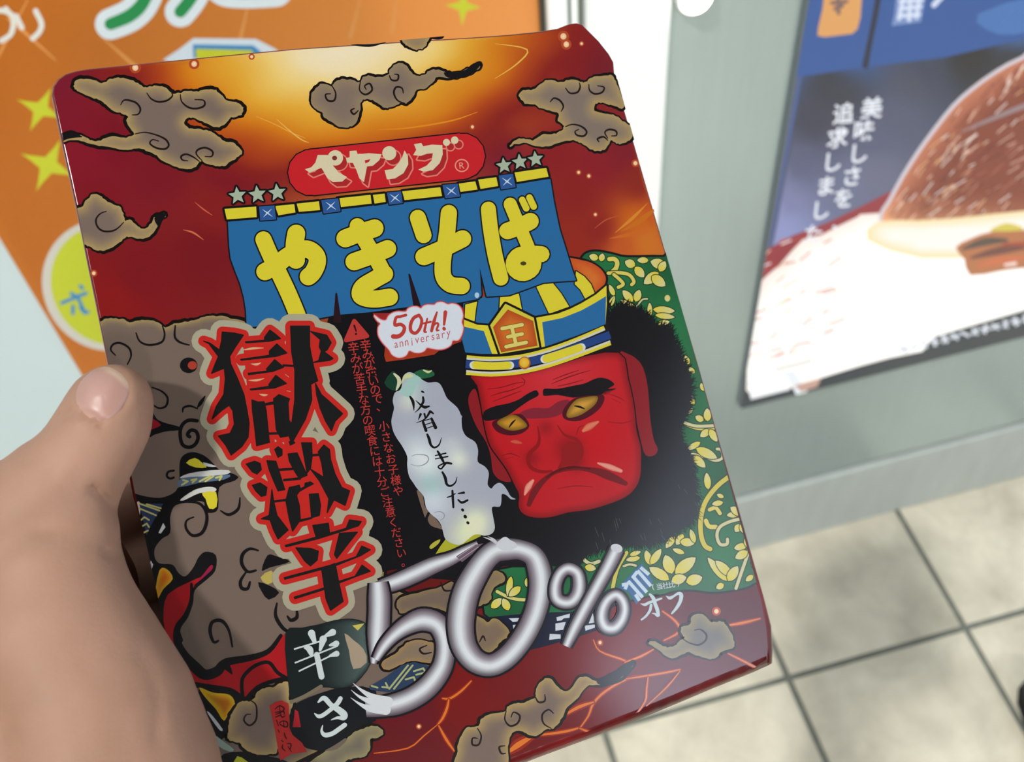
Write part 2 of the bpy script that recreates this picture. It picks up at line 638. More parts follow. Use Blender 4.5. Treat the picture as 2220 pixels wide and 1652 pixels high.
X0, X1, Y0, Y1, ZC = -2.2, 2.3, -3.3, YW, 4.9
ZR = 2.56
floor = bm_obj('floor', box_bm(X0, X1, Y0, Y1 + 0.1, -0.06, -0.003), M_GROUT)
tag(floor, 'beige stone tile floor with dark grout lines', kind='structure')
# tiles aligned with the grout crossing seen at (2093, 1360)
cr = floor_hit(2093, 1360)
cr2 = floor_hit(1709, 1469)
TS = abs(cr[0] - cr2[0])
gb = 0.0045
tbm = box_bm(-TS / 2 + gb, TS / 2 - gb, -TS / 2 + gb, TS / 2 - gb, -0.008, 0.0, 0.0012, 1)
tile0 = bm_obj('tile', tbm, M_TILE, floor)
first = True
for i in range(-6, 6):
    for j in range(-7, 3):
        x, y = cr[0] + (i + 0.5) * TS, cr[1] + (j + 0.5) * TS
        if x < X0 or x > X1 or y - TS / 2 > YW or y < -1.7: continue
        if first:
            t = tile0; first = False
        else:
            t = tile0.copy(); COL.objects.link(t)
        t.location = (x, y, 0.0005 * random.uniform(-1, 1))
        t.rotation_euler = (0, 0, random.choice((0, PI / 2, PI)))

M_STEEL = simple_mat('brushed_steel', (176, 192, 193), 0.26, 0.65, noise=0.025, scale=6, stretch=(40, 1, 1.5), spec=0.5)
M_WHITE = simple_mat('white_gloss_panel', (198, 214, 216), 0.30, 0.0, noise=0.012, scale=5)
M_POST = simple_mat('white_frame_and_glare', (246, 250, 248), 0.22, 0.0)  # narrow strips are white; on the wide post white paints a lamp reflection
M_GASK = simple_mat('dark_rubber_gasket', (62, 60, 52), 0.6)
M_GREY = simple_mat('grey_aluminium_edge', (120, 128, 120), 0.4, 0.3)
M_PLINTH = simple_mat('grey_painted_plinth', (170, 178, 174), 0.45, 0.0, noise=0.05, scale=8, stretch=(6, 1, 1))
M_CEIL = simple_mat('grey_soffit', (44, 46, 48), 0.8)
M_WALLR = simple_mat('pale_render', (202, 212, 230), 0.7, noise=0.02, scale=5)

# the steel shop front is one panel from the post to the right, the rest is a white panel
xg = wall_hit(1437, 30)[0]                     # edge between bright post and grey steel
xa = wall_hit(1257, 30)[0]
xb = wall_hit(1243, 30)[0]
xc = wall_hit(1229, 30)[0]
xd = wall_hit(1222, 30)[0]
xe = wall_hit(1177, 30)[0]
xf = wall_hit(1166, 30)[0]                     # right edge of the orange poster
zp = wall_hit(1800, 1025, 0.014)[2]            # seam between steel panel and plinth
wf = bm_obj('wall_front', box_bm(X0, X1, YW, YW + 0.12, 0, ZC), M_WHITE)
tag(wf, 'pale shop front behind the box, white panel on the left', kind='structure')
sp = bm_obj('wall_front_steel', box_bm(xg, X1, YW - 0.014, YW - 0.0002, zp + 0.004, ZC - 0.01, 0.002, 2), M_STEEL, wf)
sp.name = 'steel_panel'
sp['label'] = 'brushed grey steel panel behind the lit sign'
pl = bm_obj('baseboard_front', box_bm(xa, X1, YW - 0.020, YW - 0.0002, 0.0, zp - 0.004, 0.003, 2), M_PLINTH)
tag(pl, 'grey plinth along the foot of the shop front', kind='structure')
n = 0
def trim(name, x0, x1, proud, mat, label):
    o = bm_obj(name, box_bm(x0, x1, YW - proud, YW - 0.0002, 0.0, ZC - 0.01, min(0.004, (x1 - x0) * 0.3), 3), mat)
    tag(o, label, kind='structure')
trim('trim_1', xf, xe, 0.010, M_GASK, 'dark gasket along the right edge of the orange poster')
trim('trim_2', xe, xd, 0.018, M_POST, 'narrow white upright beside the dark gasket')
trim('trim_3', xd, xc, 0.010, M_GREY, 'thin grey edge beside the narrow white upright')
trim('trim_4', xc, xb, 0.016, M_POST, 'thin pale strip between grey edges')
trim('trim_5', xb, xa, 0.012, M_GREY, 'grey groove beside the wide white post')
trim('trim_6', xa, xg, 0.022, M_POST, 'wide metal post left of the steel panel, its lamp reflection painted white')

ce = bm_obj('ceiling', box_bm(X0, X1, Y0, YW + 0.12, ZC, ZC + 0.1), M_CEIL)
tag(ce, 'dim grey soffit over the entrance', kind='structure')
wr = bm_obj('wall_right', box_bm(X1, X1 + 0.1, -2.15, YW + 0.12, 0, ZR), M_WALLR)
tag(wr, 'pale wall to the right of the entrance', kind='structure')
M_DARK = simple_mat('dark_blocking_panel', (40, 41, 44), 0.8)
fa = bm_obj('added_dark_panel', box_bm(X1, X1 + 0.1, Y0, YW + 0.12, ZR + 0.001, ZC), M_DARK)  # unseen panel added to keep reflections in the box film dark
tag(fa, 'added dark panel, unseen, above the pale wall on the right', kind='structure')
wb = bm_obj('added_back_wall', box_bm(X0, X1 + 0.1, Y0 - 0.1, Y0, 0, ZC), simple_mat('dark_back_blocker', (38, 39, 42), 0.8))  # unseen wall added dark so the film mirrors nothing bright behind
tag(wb, 'added dark wall, unseen, behind the photographer', kind='structure')

# ceiling lamps and added fill lamps: ring and diffuser
M_RING = simple_mat('lamp_ring', (225, 226, 224), 0.35)
m, nt, b = node_mat('lamp_diffuser')
b.inputs['Emission Color'].default_value = (1.0, 0.97, 0.92, 1)
b.inputs['Emission Strength'].default_value = 9.0
M_DIFF = m
where = ['high up and left of the box', 'straight behind the photographer', 'over the lit sign', 'far behind and right of the photographer']
for i, (x, y, z, r, w) in enumerate(LAMPS):
    e = empty('ceiling_light' if z > 3 else 'added_fill_lamp', (x, y, z + 0.04))
    tag(e, ('round ceiling lamp ' if z > 3 else 'added fill lamp, unseen, on a thin rod ') + where[i], 'lamp')
    if z < 3: bm_obj('rod', box_bm(-0.008, 0.008, -0.008, 0.008, -0.004, ZC - z - 0.04), M_RING, e)
    def turn(name, prof, mat):
        bm = bmesh.new()
        prev = None
        for k in range(33):
            a = 2 * PI * k / 32
            cur = [bm.verts.new((q * math.cos(a), q * math.sin(a), h)) for q, h in prof]
            if prev:
                for q in range(len(prof) - 1): bm.faces.new((prev[q], cur[q], cur[q + 1], prev[q + 1]))
            prev = cur
        bmesh.ops.remove_doubles(bm, verts=bm.verts[:], dist=1e-5)
        bmesh.ops.recalc_face_normals(bm, faces=bm.faces[:])
        return bm_obj(name, bm, mat, e, True)
    turn('ring', [(r * 1.1, 0.0), (r * 1.1, -0.022), (r * 0.95, -0.03), (r * 0.8, -0.022), (r * 0.8, 0.0)], M_RING)
    turn('diffuser', [(r * 0.78, -0.02), (r * 0.98, -0.045), (r * 0.92, -0.075), (r * 0.6, -0.10), (0.0005, -0.112)], M_DIFF)

# ---------------------------------------------------------------- the orange poster on the white panel
pxl = [wall_hit(2, 512)[0], wall_hit(180, 812)[0]]
xl = sum(pxl) / 2
zb = wall_hit(345, 1120)[2]
AXW = (np.array((1.0, 0, 0)), np.array((0, 0, 1.0)), np.array((0, -1.0, 0)))
pnode = np.array(((xl + xf) / 2, YW - 0.004, zb))
poster = empty('poster', pnode, AXW)
tag(poster, 'orange printed poster behind the box with green white-edged letters and yellow stars', 'poster')
M_SHEET = simple_mat('poster_sheet', (235, 235, 230), 0.35)
pw = xf - xl
bm_obj('sheet', box_bm(-pw / 2, pw / 2, 0, 1.45 - zb, -0.0036, 0), M_SHEET, poster)
M_PINK = attr_mat('poster_ink', 0.33, noise=0.05, nscale=300)
def wpx(x, z, proud):                                   # picture position of a point near the wall
    c = RW.T @ (np.array((x, YW - proud, z)) - EYE)
    return (CX + FPX * c[0] / c[2], CY + FPX * c[1] / c[2])
PCLIP = [wpx(xl, zb, .004), wpx(xf, zb, .004), wpx(xf, 1.44, .004), wpx(xl, 1.44, .004)]
PA = Art(poster, pnode, AXW, PCLIP, M_PINK, 2e-5)

# ---------------------------------------------------------------- the lit sign on the steel panel
SPR = 0.022
sl, sb = wall_hit(1604, 886, SPR), wall_hit(2150, 751, SPR)
xs0, zs0 = sl[0], 0.5 * (sl[2] + sb[2])
xs1, zs1 = xs0 + 0.62, zs0 + 0.86
snode = np.array(((xs0 + xs1) / 2, YW - SPR, zs0))
sign = empty('lit_sign', snode, AXW)
tag(sign, 'backlit food advertisement with white vertical lettering on the steel panel', 'sign')
sw = xs1 - xs0
M_SFRAME = simple_mat('sign_frame', (112, 120, 124), 0.4)
bm_obj('housing', box_bm(-sw / 2, sw / 2, 0, zs1 - zs0, -SPR + 0.0142, -0.0006, 0.003, 2), M_SFRAME, sign)
M_SIGN = attr_mat('backlit_film', 0.25, emit=1.0)
SCLIP = [wpx(xs0 + .001, zs0 + .001, SPR), wpx(xs1 - .001, zs0 + .001, SPR), wpx(xs1 - .001, 1.42, SPR), wpx(xs0 + .001, 1.42, SPR)]
SA = Art(sign, snode, AXW, SCLIP, M_SIGN, 2e-5)

# ---------------------------------------------------------------- the noodle box in the hand
D1 = unit(w_dir((4890, -1176, FPX)))
D2 = w_dir((0.236, 0.9716, 0.0))
D2 = unit(D2 - D1 * D2.dot(D1))
NB = np.cross(D1, -D2)                       # x right, y up the face, z out of the face
if NB.dot(ray(CX, CY)) > 0: NB = -NB
BAX = (D1, -D2, NB)
BO = at(900, 850, 0.27)
box = empty('noodle_box', BO, BAX)
tag(box, 'dark red film-wrapped instant noodle box with a scowling red face, held up in the hand', 'box')
def on_box(px, py, w=0.0):
    r = ray(px, py)
    t = ((BO + NB * w - EYE) @ NB) / (r @ NB)
    return EYE + r * t
def box_local(P):
    d = np.asarray(P) - BO
    return np.array((d @ D1, d @ -D2, d @ NB))

OUT = np.array([(112, 205), (114, 186), (124, 170), (142, 158), (165, 151), (190, 147), (320, 134), (480, 118), (640, 103), (820, 91), (1000, 80),
                (1100, 73), (1170, 66), (1210, 60), (1235, 50), (1250, 48), (1264, 52), (1300, 88), (1322, 116), (1332, 134), (1335, 165), (1372, 292.6), (1414, 437.4), (1446, 547.8), (1482, 672), (1520, 803), (1561, 944.4), (1600, 1078.8), (1638, 1210), (1662, 1292.6), (1681, 1358), (1684, 1400), (1683, 1440), (1676, 1448), (1640, 1464), (1560, 1496), (1480, 1530), (1400, 1563), (1290, 1606),
                (1180, 1647), (1060, 1694), (900, 1757), (740, 1818), (600, 1868), (520, 1893), (490, 1893), (468, 1875),
                (455, 1840), (436, 1720), (415, 1600), (382, 1450), (345, 1290), (318, 1170), (290, 1080), (262, 940), (238, 810), (205, 645),
                (165, 450), (132, 300)], float)
def inset(poly, dist):
    n = len(poly)
    d = np.roll(poly, -1, 0) - np.roll(poly, 1, 0)
    d /= np.hypot(d[:, 0], d[:, 1])[:, None]
    nr = np.stack((-d[:, 1], d[:, 0]), 1)            # clockwise on screen: inward
    return poly + nr * dist[:, None]
insd = np.full(len(OUT), 5.0)
for i, (x, y) in enumerate(OUT):
    if y > 1440 and x > 500: insd[i] = 30.0
    elif y > 1340 and x > 1600: insd[i] = 20.0
    elif x > 1500 and y > 860: insd[i] = 8.0 + 6.0 * (y - 860) / 480
    elif x < 500 and y > 1700: insd[i] = 8.0
    elif y < 140 and x > 1180: insd[i] = 4.0
FACE = inset(OUT, insd)
def convex(p):
    p = sorted(map(tuple, p))
    def half(q):
        h = []
        for a in q:
            while len(h) > 1 and (h[-1][0] - h[-2][0]) * (a[1] - h[-2][1]) - (h[-1][1] - h[-2][1]) * (a[0] - h[-2][0]) <= 0: h.pop()
            h.append(a)
        return h
    return np.array(half(p)[:-1] + half(p[::-1])[:-1])
CLIP = convex(FACE)

def film_mat():
    m, nt, b = node_mat('red_printed_film')
    tc = nt.nodes.new('ShaderNodeTexCoord')
    n = nt.nodes.new('ShaderNodeTexNoise'); n.inputs['Scale'].default_value = 45; n.inputs['Detail'].default_value = 4
    r = nt.nodes.new('ShaderNodeValToRGB')
    r.color_ramp.elements[0].position = 0.35; r.color_ramp.elements[0].color = (*lin((66, 12, 14)), 1)
    r.color_ramp.elements[1].position = 0.7; r.color_ramp.elements[1].color = (*lin((104, 20, 20)), 1)
    nt.links.new(tc.outputs['Object'], n.inputs['Vector']); nt.links.new(n.outputs['Fac'], r.inputs['Fac'])
    nt.links.new(r.outputs['Color'], b.inputs['Base Color'])
    b.inputs['Roughness'].default_value = 0.16
    w = nt.nodes.new('ShaderNodeTexWave'); w.inputs['Scale'].default_value = 60; w.inputs['Distortion'].default_value = 6
    bp = nt.nodes.new('ShaderNodeBump'); bp.inputs['Strength'].default_value = 0.06; bp.inputs['Distance'].default_value = 0.001
    nt.links.new(tc.outputs['Object'], w.inputs['Vector']); nt.links.new(w.outputs['Fac'], bp.inputs['Height'])
    nt.links.new(bp.outputs[0], b.inputs['Normal'])
    return m
M_FILM = film_mat()
o2 = np.array([box_local(on_box(*p)) for p in OUT])
f2 = np.array([box_local(on_box(*p)) for p in FACE])
cen = o2.mean(0)
rings = [np.c_[f2[:, :2], np.full(len(f2), -2e-5)]]
drop = np.interp(insd, (4, 30), (0.0012, 0.0036))
for q in (0.35, 0.7, 1.0):
    s_, c_ = math.sin(q * PI / 2), 1 - math.cos(q * PI / 2)
    rings.append(np.c_[f2[:, :2] + (o2 - f2)[:, :2] * s_, -2e-5 - drop * c_])
for zz, k in ((-0.006, 0.992), (-0.030, 0.93), (-0.044, 0.88), (-0.048, 0.85)):
    rings.append(np.c_[cen[:2] + (o2[:, :2] - cen[:2]) * k, np.full(len(o2), zz)])
V, F = [], []
for r_ in rings: V += r_.tolist()
nO = len(OUT)
for k in range(len(rings) - 1):
    for i in range(nO):
        j = (i + 1) % nO
        F.append((k * nO + i, k * nO + j, (k + 1) * nO + j, (k + 1) * nO + i))
F.append(tuple(range(nO)))
F.append(tuple(((len(rings) - 1) * nO + i) for i in range(nO))[::-1])
tray = mesh_obj('wrapped_tray', V, F, M_FILM, box, False)
bm = bmesh.new(); bm.from_mesh(tray.data); bmesh.ops.recalc_face_normals(bm, faces=bm.faces[:]); bm.to_mesh(tray.data); bm.free()
for p in tray.data.polygons: p.use_smooth = len(p.vertices) == 4
tray['label'] = 'dark red film-wrapped tray body'

# ---------------------------------------------------------------- the hand that holds it
def skin_mat():
    m, nt, b = node_mat('skin')
    tc = nt.nodes.new('ShaderNodeTexCoord')
    n = nt.nodes.new('ShaderNodeTexNoise'); n.inputs['Scale'].default_value = 38; n.inputs['Detail'].default_value = 5
    n2 = nt.nodes.new('ShaderNodeTexNoise'); n2.inputs['Scale'].default_value = 900; n2.inputs['Detail'].default_value = 3
    r = nt.nodes.new('ShaderNodeValToRGB')
    r.color_ramp.elements[0].position = 0.30; r.color_ramp.elements[0].color = (*lin((132, 99, 80)), 1)
    r.color_ramp.elements[1].position = 0.72; r.color_ramp.elements[1].color = (*lin((148, 113, 95)), 1)
    nt.links.new(tc.outputs['Object'], n.inputs['Vector']); nt.links.new(tc.outputs['Object'], n2.inputs['Vector'])
    nt.links.new(n.outputs['Fac'], r.inputs['Fac']); nt.links.new(r.outputs['Color'], b.inputs['Base Color'])
    b.inputs['Roughness'].default_value = 0.62
    b.inputs['Specular IOR Level'].default_value = 0.35
    b.inputs['Subsurface Weight'].default_value = 0.12
    b.inputs['Subsurface Radius'].default_value = (1.0, 0.35, 0.2)
    b.inputs['Subsurface Scale'].default_value = 0.004
    bp = nt.nodes.new('ShaderNodeBump'); bp.inputs['Strength'].default_value = 0.12; bp.inputs['Distance'].default_value = 0.0006
    nt.links.new(n2.outputs['Fac'], bp.inputs['Height']); nt.links.new(bp.outputs[0], b.inputs['Normal'])
    return m
M_SKIN = skin_mat()

def add_capsule(bm, a, b, ra, rb, seg=20):
    a, b = np.array(a), np.array(b)
    d = b - a; L = np.linalg.norm(d); d = d / L
    h = np.array((1.0, 0, 0)) if abs(d[0]) < 0.8 else np.array((0, 1.0, 0))
    u = unit(np.cross(d, h)); v = np.cross(d, u)
    prof = []
    for k in range(7):
        t = -PI / 2 + k * PI / 2 / 6
        prof.append((ra * math.sin(t), ra * math.cos(t)))
    for k in range(1, 7):
        t = k * PI / 2 / 6
        prof.append((L + rb * math.sin(t), rb * math.cos(t)))
    prof.insert(7, (L, rb))
    rings_ = []
    for h_, r_ in prof[1:-1]:
        rings_.append([bm.verts.new(tuple(a + d * h_ + (u * math.cos(2 * PI * k / seg) + v * math.sin(2 * PI * k / seg)) * r_)) for k in range(seg)])
    s0 = bm.verts.new(tuple(a - d * ra)); s1 = bm.verts.new(tuple(b + d * rb))
    for q in range(len(rings_) - 1):
        for k in range(seg):
            bm.faces.new((rings_[q][k], rings_[q][(k + 1) % seg], rings_[q + 1][(k + 1) % seg], rings_[q + 1][k]))
    for k in range(seg):
        bm.faces.new((s0, rings_[0][(k + 1) % seg], rings_[0][k]))
        bm.faces.new((s1, rings_[-1][k], rings_[-1][(k + 1) % seg]))

hb = bmesh.new()
def chain(*nodes):
    for (p0, r0), (p1, r1) in zip(nodes[:-1], nodes[1:]):
        add_capsule(hb, p0, p1, r0, r1)
T = lambda x, y, z, r: (at(x, y, z), r)
# thumb: pad on the front face, knuckle, base
chain(T(245, 874, .2297, .0087), T(234, 918, .2290, .0093), T(192, 985, .2283, .0101), T(124, 1070, .2290, .0130), T(30, 1182, .2310, .0182), T(0, 1300, .235, .020))
chain(T(228, 880, .2305, .0083), T(186, 965, .2297, .0092))
# ball of the thumb and heel of the hand
chain(T(148, 1163, .2268, .0108), T(116, 1255, .2255, .0150), T(132, 1385, .2235, .0184), T(212, 1562, .2215, .0207), T(238, 1690, .2200, .0226), T(250, 1850, .2180, .0255))
chain(T(-10, 1250, .2330, .0190), T(20, 1450, .2290, .0230), T(60, 1700, .2260, .0260), T(150, 1950, .2220, .027))
# back of the palm beside and behind the tray
chain(T(60, 1120, .2520, .0150), T(80, 1300, .2560, .0200), T(115, 1480, .2530, .0210), T(158, 1700, .2450, .0240), T(230, 1950, .2360, .029))
chain(T(150, 1160, .2560, .0100), T(190, 1270, .2590, .0120), T(206, 1400, .2570, .0120), T(212, 1580, .248, .0125))
# forearm going down to the photographer
chain(T(240, 1900, .2280, .0270), T(270, 2500, .2300, .0320), T(330, 3600, .2350, .0380))
# four fingers: knuckle beside the tray, then round the edge and across its back
lx = lambda X, Y, Z: BO + D1 * X - D2 * Y + NB * Z
knuck = [(1150, .0125), (1290, .0130), (1430, .0125), (1570, .0115)]
for i, (py, r) in enumerate(knuck):
    e = box_local(on_box(np.interp(py, (1080, 1290, 1450, 1600), (290, 345, 382, 415)), py, 0))
    ln = (0.050, 0.056, 0.051, 0.040)[i]
    up_ = (0.010, 0.004, -0.002, -0.006)[i]
    chain((lx(e[0] - .034, e[1] - .004, -.022), r + .003), (lx(e[0] - .022, e[1], -.052), r), (lx(e[0] + .004, e[1] + up_ * .5, -.0615), r * .86),
          (lx(e[0] + .004 + ln * .62, e[1] + up_, -.0600), r * .76), (lx(e[0] + .004 + ln, e[1] + up_ * 1.3, -.0570), r * .64))
hm = bpy.data.meshes.new('hand_raw')
hb.to_mesh(hm); hb.free()
ho = bpy.data.objects.new('hand_raw', hm)
COL.objects.link(ho)
md = ho.modifiers.new('skin', 'REMESH'); md.mode = 'VOXEL'; md.voxel_size = 0.0014
ms = ho.modifiers.new('soften', 'SMOOTH'); ms.factor = 0.5; ms.iterations = 9
bpy.context.view_layer.update()
ev = ho.evaluated_get(bpy.context.evaluated_depsgraph_get())
body = bpy.data.meshes.new_from_object(ev)
bpy.data.objects.remove(ho)
body.name = 'person'
body.materials.clear(); body.materials.append(M_SKIN)

# nail of the thumb: bed pressed slightly into the skin, plate on top
nc = np.array((222.0, 852.0)); na = math.radians(-52)                 # towards the free edge
e1 = np.array((math.cos(na), math.sin(na))); e2 = np.array((-e1[1], e1[0]))
NL, NW = 66.0, 60.0
co = np.empty(len(body.vertices) * 3); body.vertices.foreach_get('co', co); co = co.reshape(-1, 3)
cc = (co - EYE) @ RW                                                    # camera space
sx = CX + FPX * cc[:, 0] / cc[:, 2]; sy = CY + FPX * cc[:, 1] / cc[:, 2]
u_ = ((sx - nc[0]) * e1[0] + (sy - nc[1]) * e1[1]) / NL
v_ = ((sx - nc[0]) * e2[0] + (sy - nc[1]) * e2[1]) / NW
rr = np.sqrt(u_ ** 2 + v_ ** 2)
front = cc[:, 2] < 0.232
push = np.where(front & (rr < 1.5), 0.00055 * np.clip(1.0 - np.clip((rr - 0.86) / 0.12, 0, 1), 0, 1) - 0.00028 * np.exp(-((rr - 1.13) / 0.11) ** 2), 0)
vd = unit(ray(nc[0], nc[1]))
co = co + vd[None] * push[:, None]
# skin folds: over the thumb joint, in the web, along the ball of the thumb
for fold, depth, wd in (("133,898 150,893 172,894 195,902 214,914 222,924", .0012, 7.0), ("200,1060 222,1072 240,1088 254,1108 262,1130", .0018, 9.0), ("228,1196 245,1203 262,1206", .0010, 6.0),
                        ("150,935 175,940 200,950", .0004, 7.0), ("140,955 170,960 200,972", .00035, 7.0), ("300,1420 330,1470 345,1530 340,1600", .0005, 16.0), ("60,1000 95,985 120,1000 110,1030", .0003, 10.0)):
    fp = catmull(np.array([[float(q) for q in t.split(',')] for t in fold.split()]), 4, False)
    best = np.full(len(co), 1e9)
    for p0_, p1_ in zip(fp[:-1], fp[1:]):
        d_ = p1_ - p0_
        t_ = np.clip(((sx - p0_[0]) * d_[0] + (sy - p0_[1]) * d_[1]) / max(d_.dot(d_), 1e-9), 0, 1)
        best = np.minimum(best, np.hypot(sx - p0_[0] - t_ * d_[0], sy - p0_[1] - t_ * d_[1]))
    co = co + vd[None] * (np.where(cc[:, 2] < 0.236, depth, 0) * np.exp(-(best / wd) ** 2))[:, None]
body.vertices.foreach_set('co', co.ravel())
body.polygons.foreach_set('use_smooth', [True] * len(body.polygons))
body.update()
person = bpy.data.objects.new('person', body)
COL.objects.link(person)
tag(person, 'bare hand holding the red noodle box, thumb pressed on its left edge', 'person')
bvh = BVHTree.FromPolygons([tuple(v) for v in co], [tuple(p.vertices) for p in body.polygons])
M_NAIL = attr_mat('nail', 0.42, noise=0.03, nscale=300)
NV, NF, NCc = [], [], []
nr_, ns_ = 9, 36
def hit(px, py):
    r = ray(px, py)
    h = bvh.ray_cast(Vector(EYE), Vector(unit(r)))
    return np.array(h[0]) if h[0] is not None else None
for k in range(nr_ + 1):
    for a in range(ns_):
        t = 2 * PI * a / ns_
        f = k / nr_
        x, y = math.cos(t), math.sin(t)
        sq = 1.0 / max(1e-6, (abs(x) ** 2.4 + abs(y) ** 2.4) ** (1 / 2.4))
        q = nc + e1 * NL * 0.93 * f * x * sq + e2 * NW * 0.93 * f * y * sq
        P = hit(*q)
        for sh in range(12):
            if P is not None: break
            q = q + (nc - q) * 0.04
            P = hit(*q)
        lift = 0.00030 + 0.00045 * (1 - f * f)
        NV.append(P - vd * (lift if k < nr_ else -0.0004))
        free = np.clip((f * x * sq - 0.66 + 0.10 * (f * y) ** 2) / 0.10, 0, 1)
        lun = np.clip((-f * x * sq - 0.70) / 0.15, 0, 1)
        c = np.array((150, 114, 104)) * (1 - free) + np.array((168, 142, 122)) * free
        NCc.append(lin(c * (1 - lun) + np.array((158, 126, 114)) * lun))
for k in range(nr_):
    for a in range(ns_):
        b_ = (a + 1) % ns_
        NF.append((k * ns_ + a, k * ns_ + b_, (k + 1) * ns_ + b_, (k + 1) * ns_ + a))
nail = mesh_obj('thumbnail', NV, NF, M_NAIL, person, True)
ca_ = nail.data.color_attributes.new('Col', 'FLOAT_COLOR', 'POINT')
ca_.data.foreach_set('color', np.c_[np.array(NCc), np.ones(len(NCc))].astype(np.float32).ravel())
nail['label'] = 'pale pink thumbnail with a lighter free edge'


# ---------------------------------------------------------------- the printing on the front of the box
BA = Art(box, BO, BAX, CLIP, attr_mat('film_print', 0.15, noise=0.03, nscale=1500), gain=PRINT_GAIN)
BK = (22, 20, 22)
YE = (218, 204, 52)
BL = (40, 104, 158)

# background: deep red with a glowing ball of fire at the top and embers
CT = np.array([[150,250,140,28,45],[130,180,135,30,50],[300,140,160,45,25],[400,150,190,95,20],[480,130,215,150,40],[560,120,225,180,80],
 [640,190,236,215,170],[650,160,236,220,190],[800,130,236,215,160],[720,240,226,175,70],[760,265,228,160,30],[900,230,225,160,40],
 [950,130,230,190,100],[1050,150,220,160,50],[1100,130,215,140,35],[1150,110,190,90,30],[1180,180,190,70,30],[1230,130,150,35,40],
 [1300,150,130,35,45],[1250,200,140,35,40],[1100,240,200,100,30],[1050,280,160,55,35],[900,270,210,120,25],[700,300,195,105,25],
 [600,290,180,75,25],[560,250,200,100,25],[560,190,220,150,40],[500,290,150,45,35],[550,340,140,30,40],[500,370,135,28,42],
 [350,370,135,28,40],[250,300,135,25,42],[180,330,145,28,45],[200,420,140,28,40],[300,600,135,28,35],[250,650,150,30,30],
 [450,550,130,28,35],[480,450,145,35,35],[1090,330,140,35,50],[1200,330,150,35,40],[1250,420,150,38,35],[1300,360,150,35,45],
 [1300,500,150,40,35],[1380,480,190,95,25],[1350,530,185,85,35],[1400,520,195,110,35],[1250,530,160,45,30],[1390,400,150,45,35],
 [1350,330,140,35,45],[1420,460,185,80,30],
 [1100,1450,125,20,18],[1300,1380,125,20,18],[1000,1520,130,20,15],[1500,1450,104,16,20],[900,1550,110,20,30],[1600,1350,95,14,20],
 [1200,1600,120,18,15],[850,1620,110,20,25],[400,1000,60,20,20],[900,1000,40,20,20]], float)
hot = CT[:, 2] > 180
CT[hot, 2:] = np.minimum(CT[hot, 2:] * 1.07, 246)
CT[~hot, 2:] *= 0.93
def fire(q, d):
    w = 1.0 / (((q[:, None, :] - CT[None, :, :2]) ** 2).sum(2) + 600.0) ** 1.9
    base = (w @ CT[:, 2:]) / w.sum(1)[:, None]
    x, y = q[:, 0] - 755, q[:, 1] - 88 + (q[:, 0] - 755) * 0.09
    r = np.sqrt((x / 480) ** 2 + (y / 285) ** 2) + 0.03 * np.sin(x / 41.0) * np.sin(y / 23.0)
    kn = np.array((0, .22, .40, .55, .72, .86, 1.0, 1.15))
    kc = np.array(((246, 232, 204), (246, 226, 180), (242, 206, 116), (230, 168, 52), (214, 126, 28), (178, 72, 28), (138, 36, 32), (124, 27, 34)))
    glow = np.stack([np.interp(r, kn, kc[:, i]) for i in range(3)], 1)
    m = np.clip((1.22 - r) / 0.22, 0, 1)[:, None]
    return glow * m + base * (1 - m)
BA.part('background_print', 'dark red printed ground with a glowing orange sky at the top')
BA.grad(FACE, fire, 10.0, 0)
for s_, w_, c_ in (("A|1340,1390 1400,1440 1460,1480", 6, (205, 95, 70)), ("A|1260,1580 1330,1600 1400,1650", 8, (210, 110, 70)), ("A|1760,800 1880,850 2000,910 2100,950", 5, (232, 165, 70)),
                   ("B|0,820 90,900 170,960 220,980", 7, (232, 180, 90)), ("B|1380,770 1200,830 900,880 700,890", 9, (225, 140, 30)), ("B|1500,300 1720,340 1650,440 1500,540", 8, (235, 185, 80)),
                   ("T|1040,1420 960,1480 880,1540 780,1590", 30, (200, 110, 30)), ("T|1030,1560 900,1600 700,1640", 22, (205, 105, 35)), ("T|960,1400 860,1500 740,1600", 14, (215, 135, 45)),
                   ("T|600,1570 680,1510 780,1480", 5, (185, 90, 50))):
    z_, q_ = s_.split('|'); BA.stroke(pts(z_, q_), [1, zlen(z_, w_ * 1.6), 1], c_, smooth=4)
BA.done()
for z_, x, y, r in (('A', 930, 465, 26), ('A', 1335, 440, 24), ('A', 1730, 390, 14), ('C', 645, 610, 16), ('C', 640, 820, 18), ('T', 385, 250, 26), ('T', 405, 305, 24), ('T', 510, 300, 12), ('T', 880, 1122, 18),
                   ('T', 490, 1185, 13), ('T', 560, 1210, 13), ('T', 605, 1475, 12), ('B', 1345, 872, 13), ('S', 400, 825, 16), ('S', 1855, 155, 16), ('U', 1120, 80, 20), ('U', 320, 295, 14)):
    BA.part('ember_and_dot')  # embers, and two plain bright dots near the upper right corner
    p = pts(z_, f"{x},{y}")[0]; r = zlen(z_, r)
    BA.ell(p, r * 1.5, r * 1.5, (180, 75, 40)); BA.ell(p, r * .8, r * .85, (240, 190, 140), inner=(250, 225, 190), up=True)
BA.done()

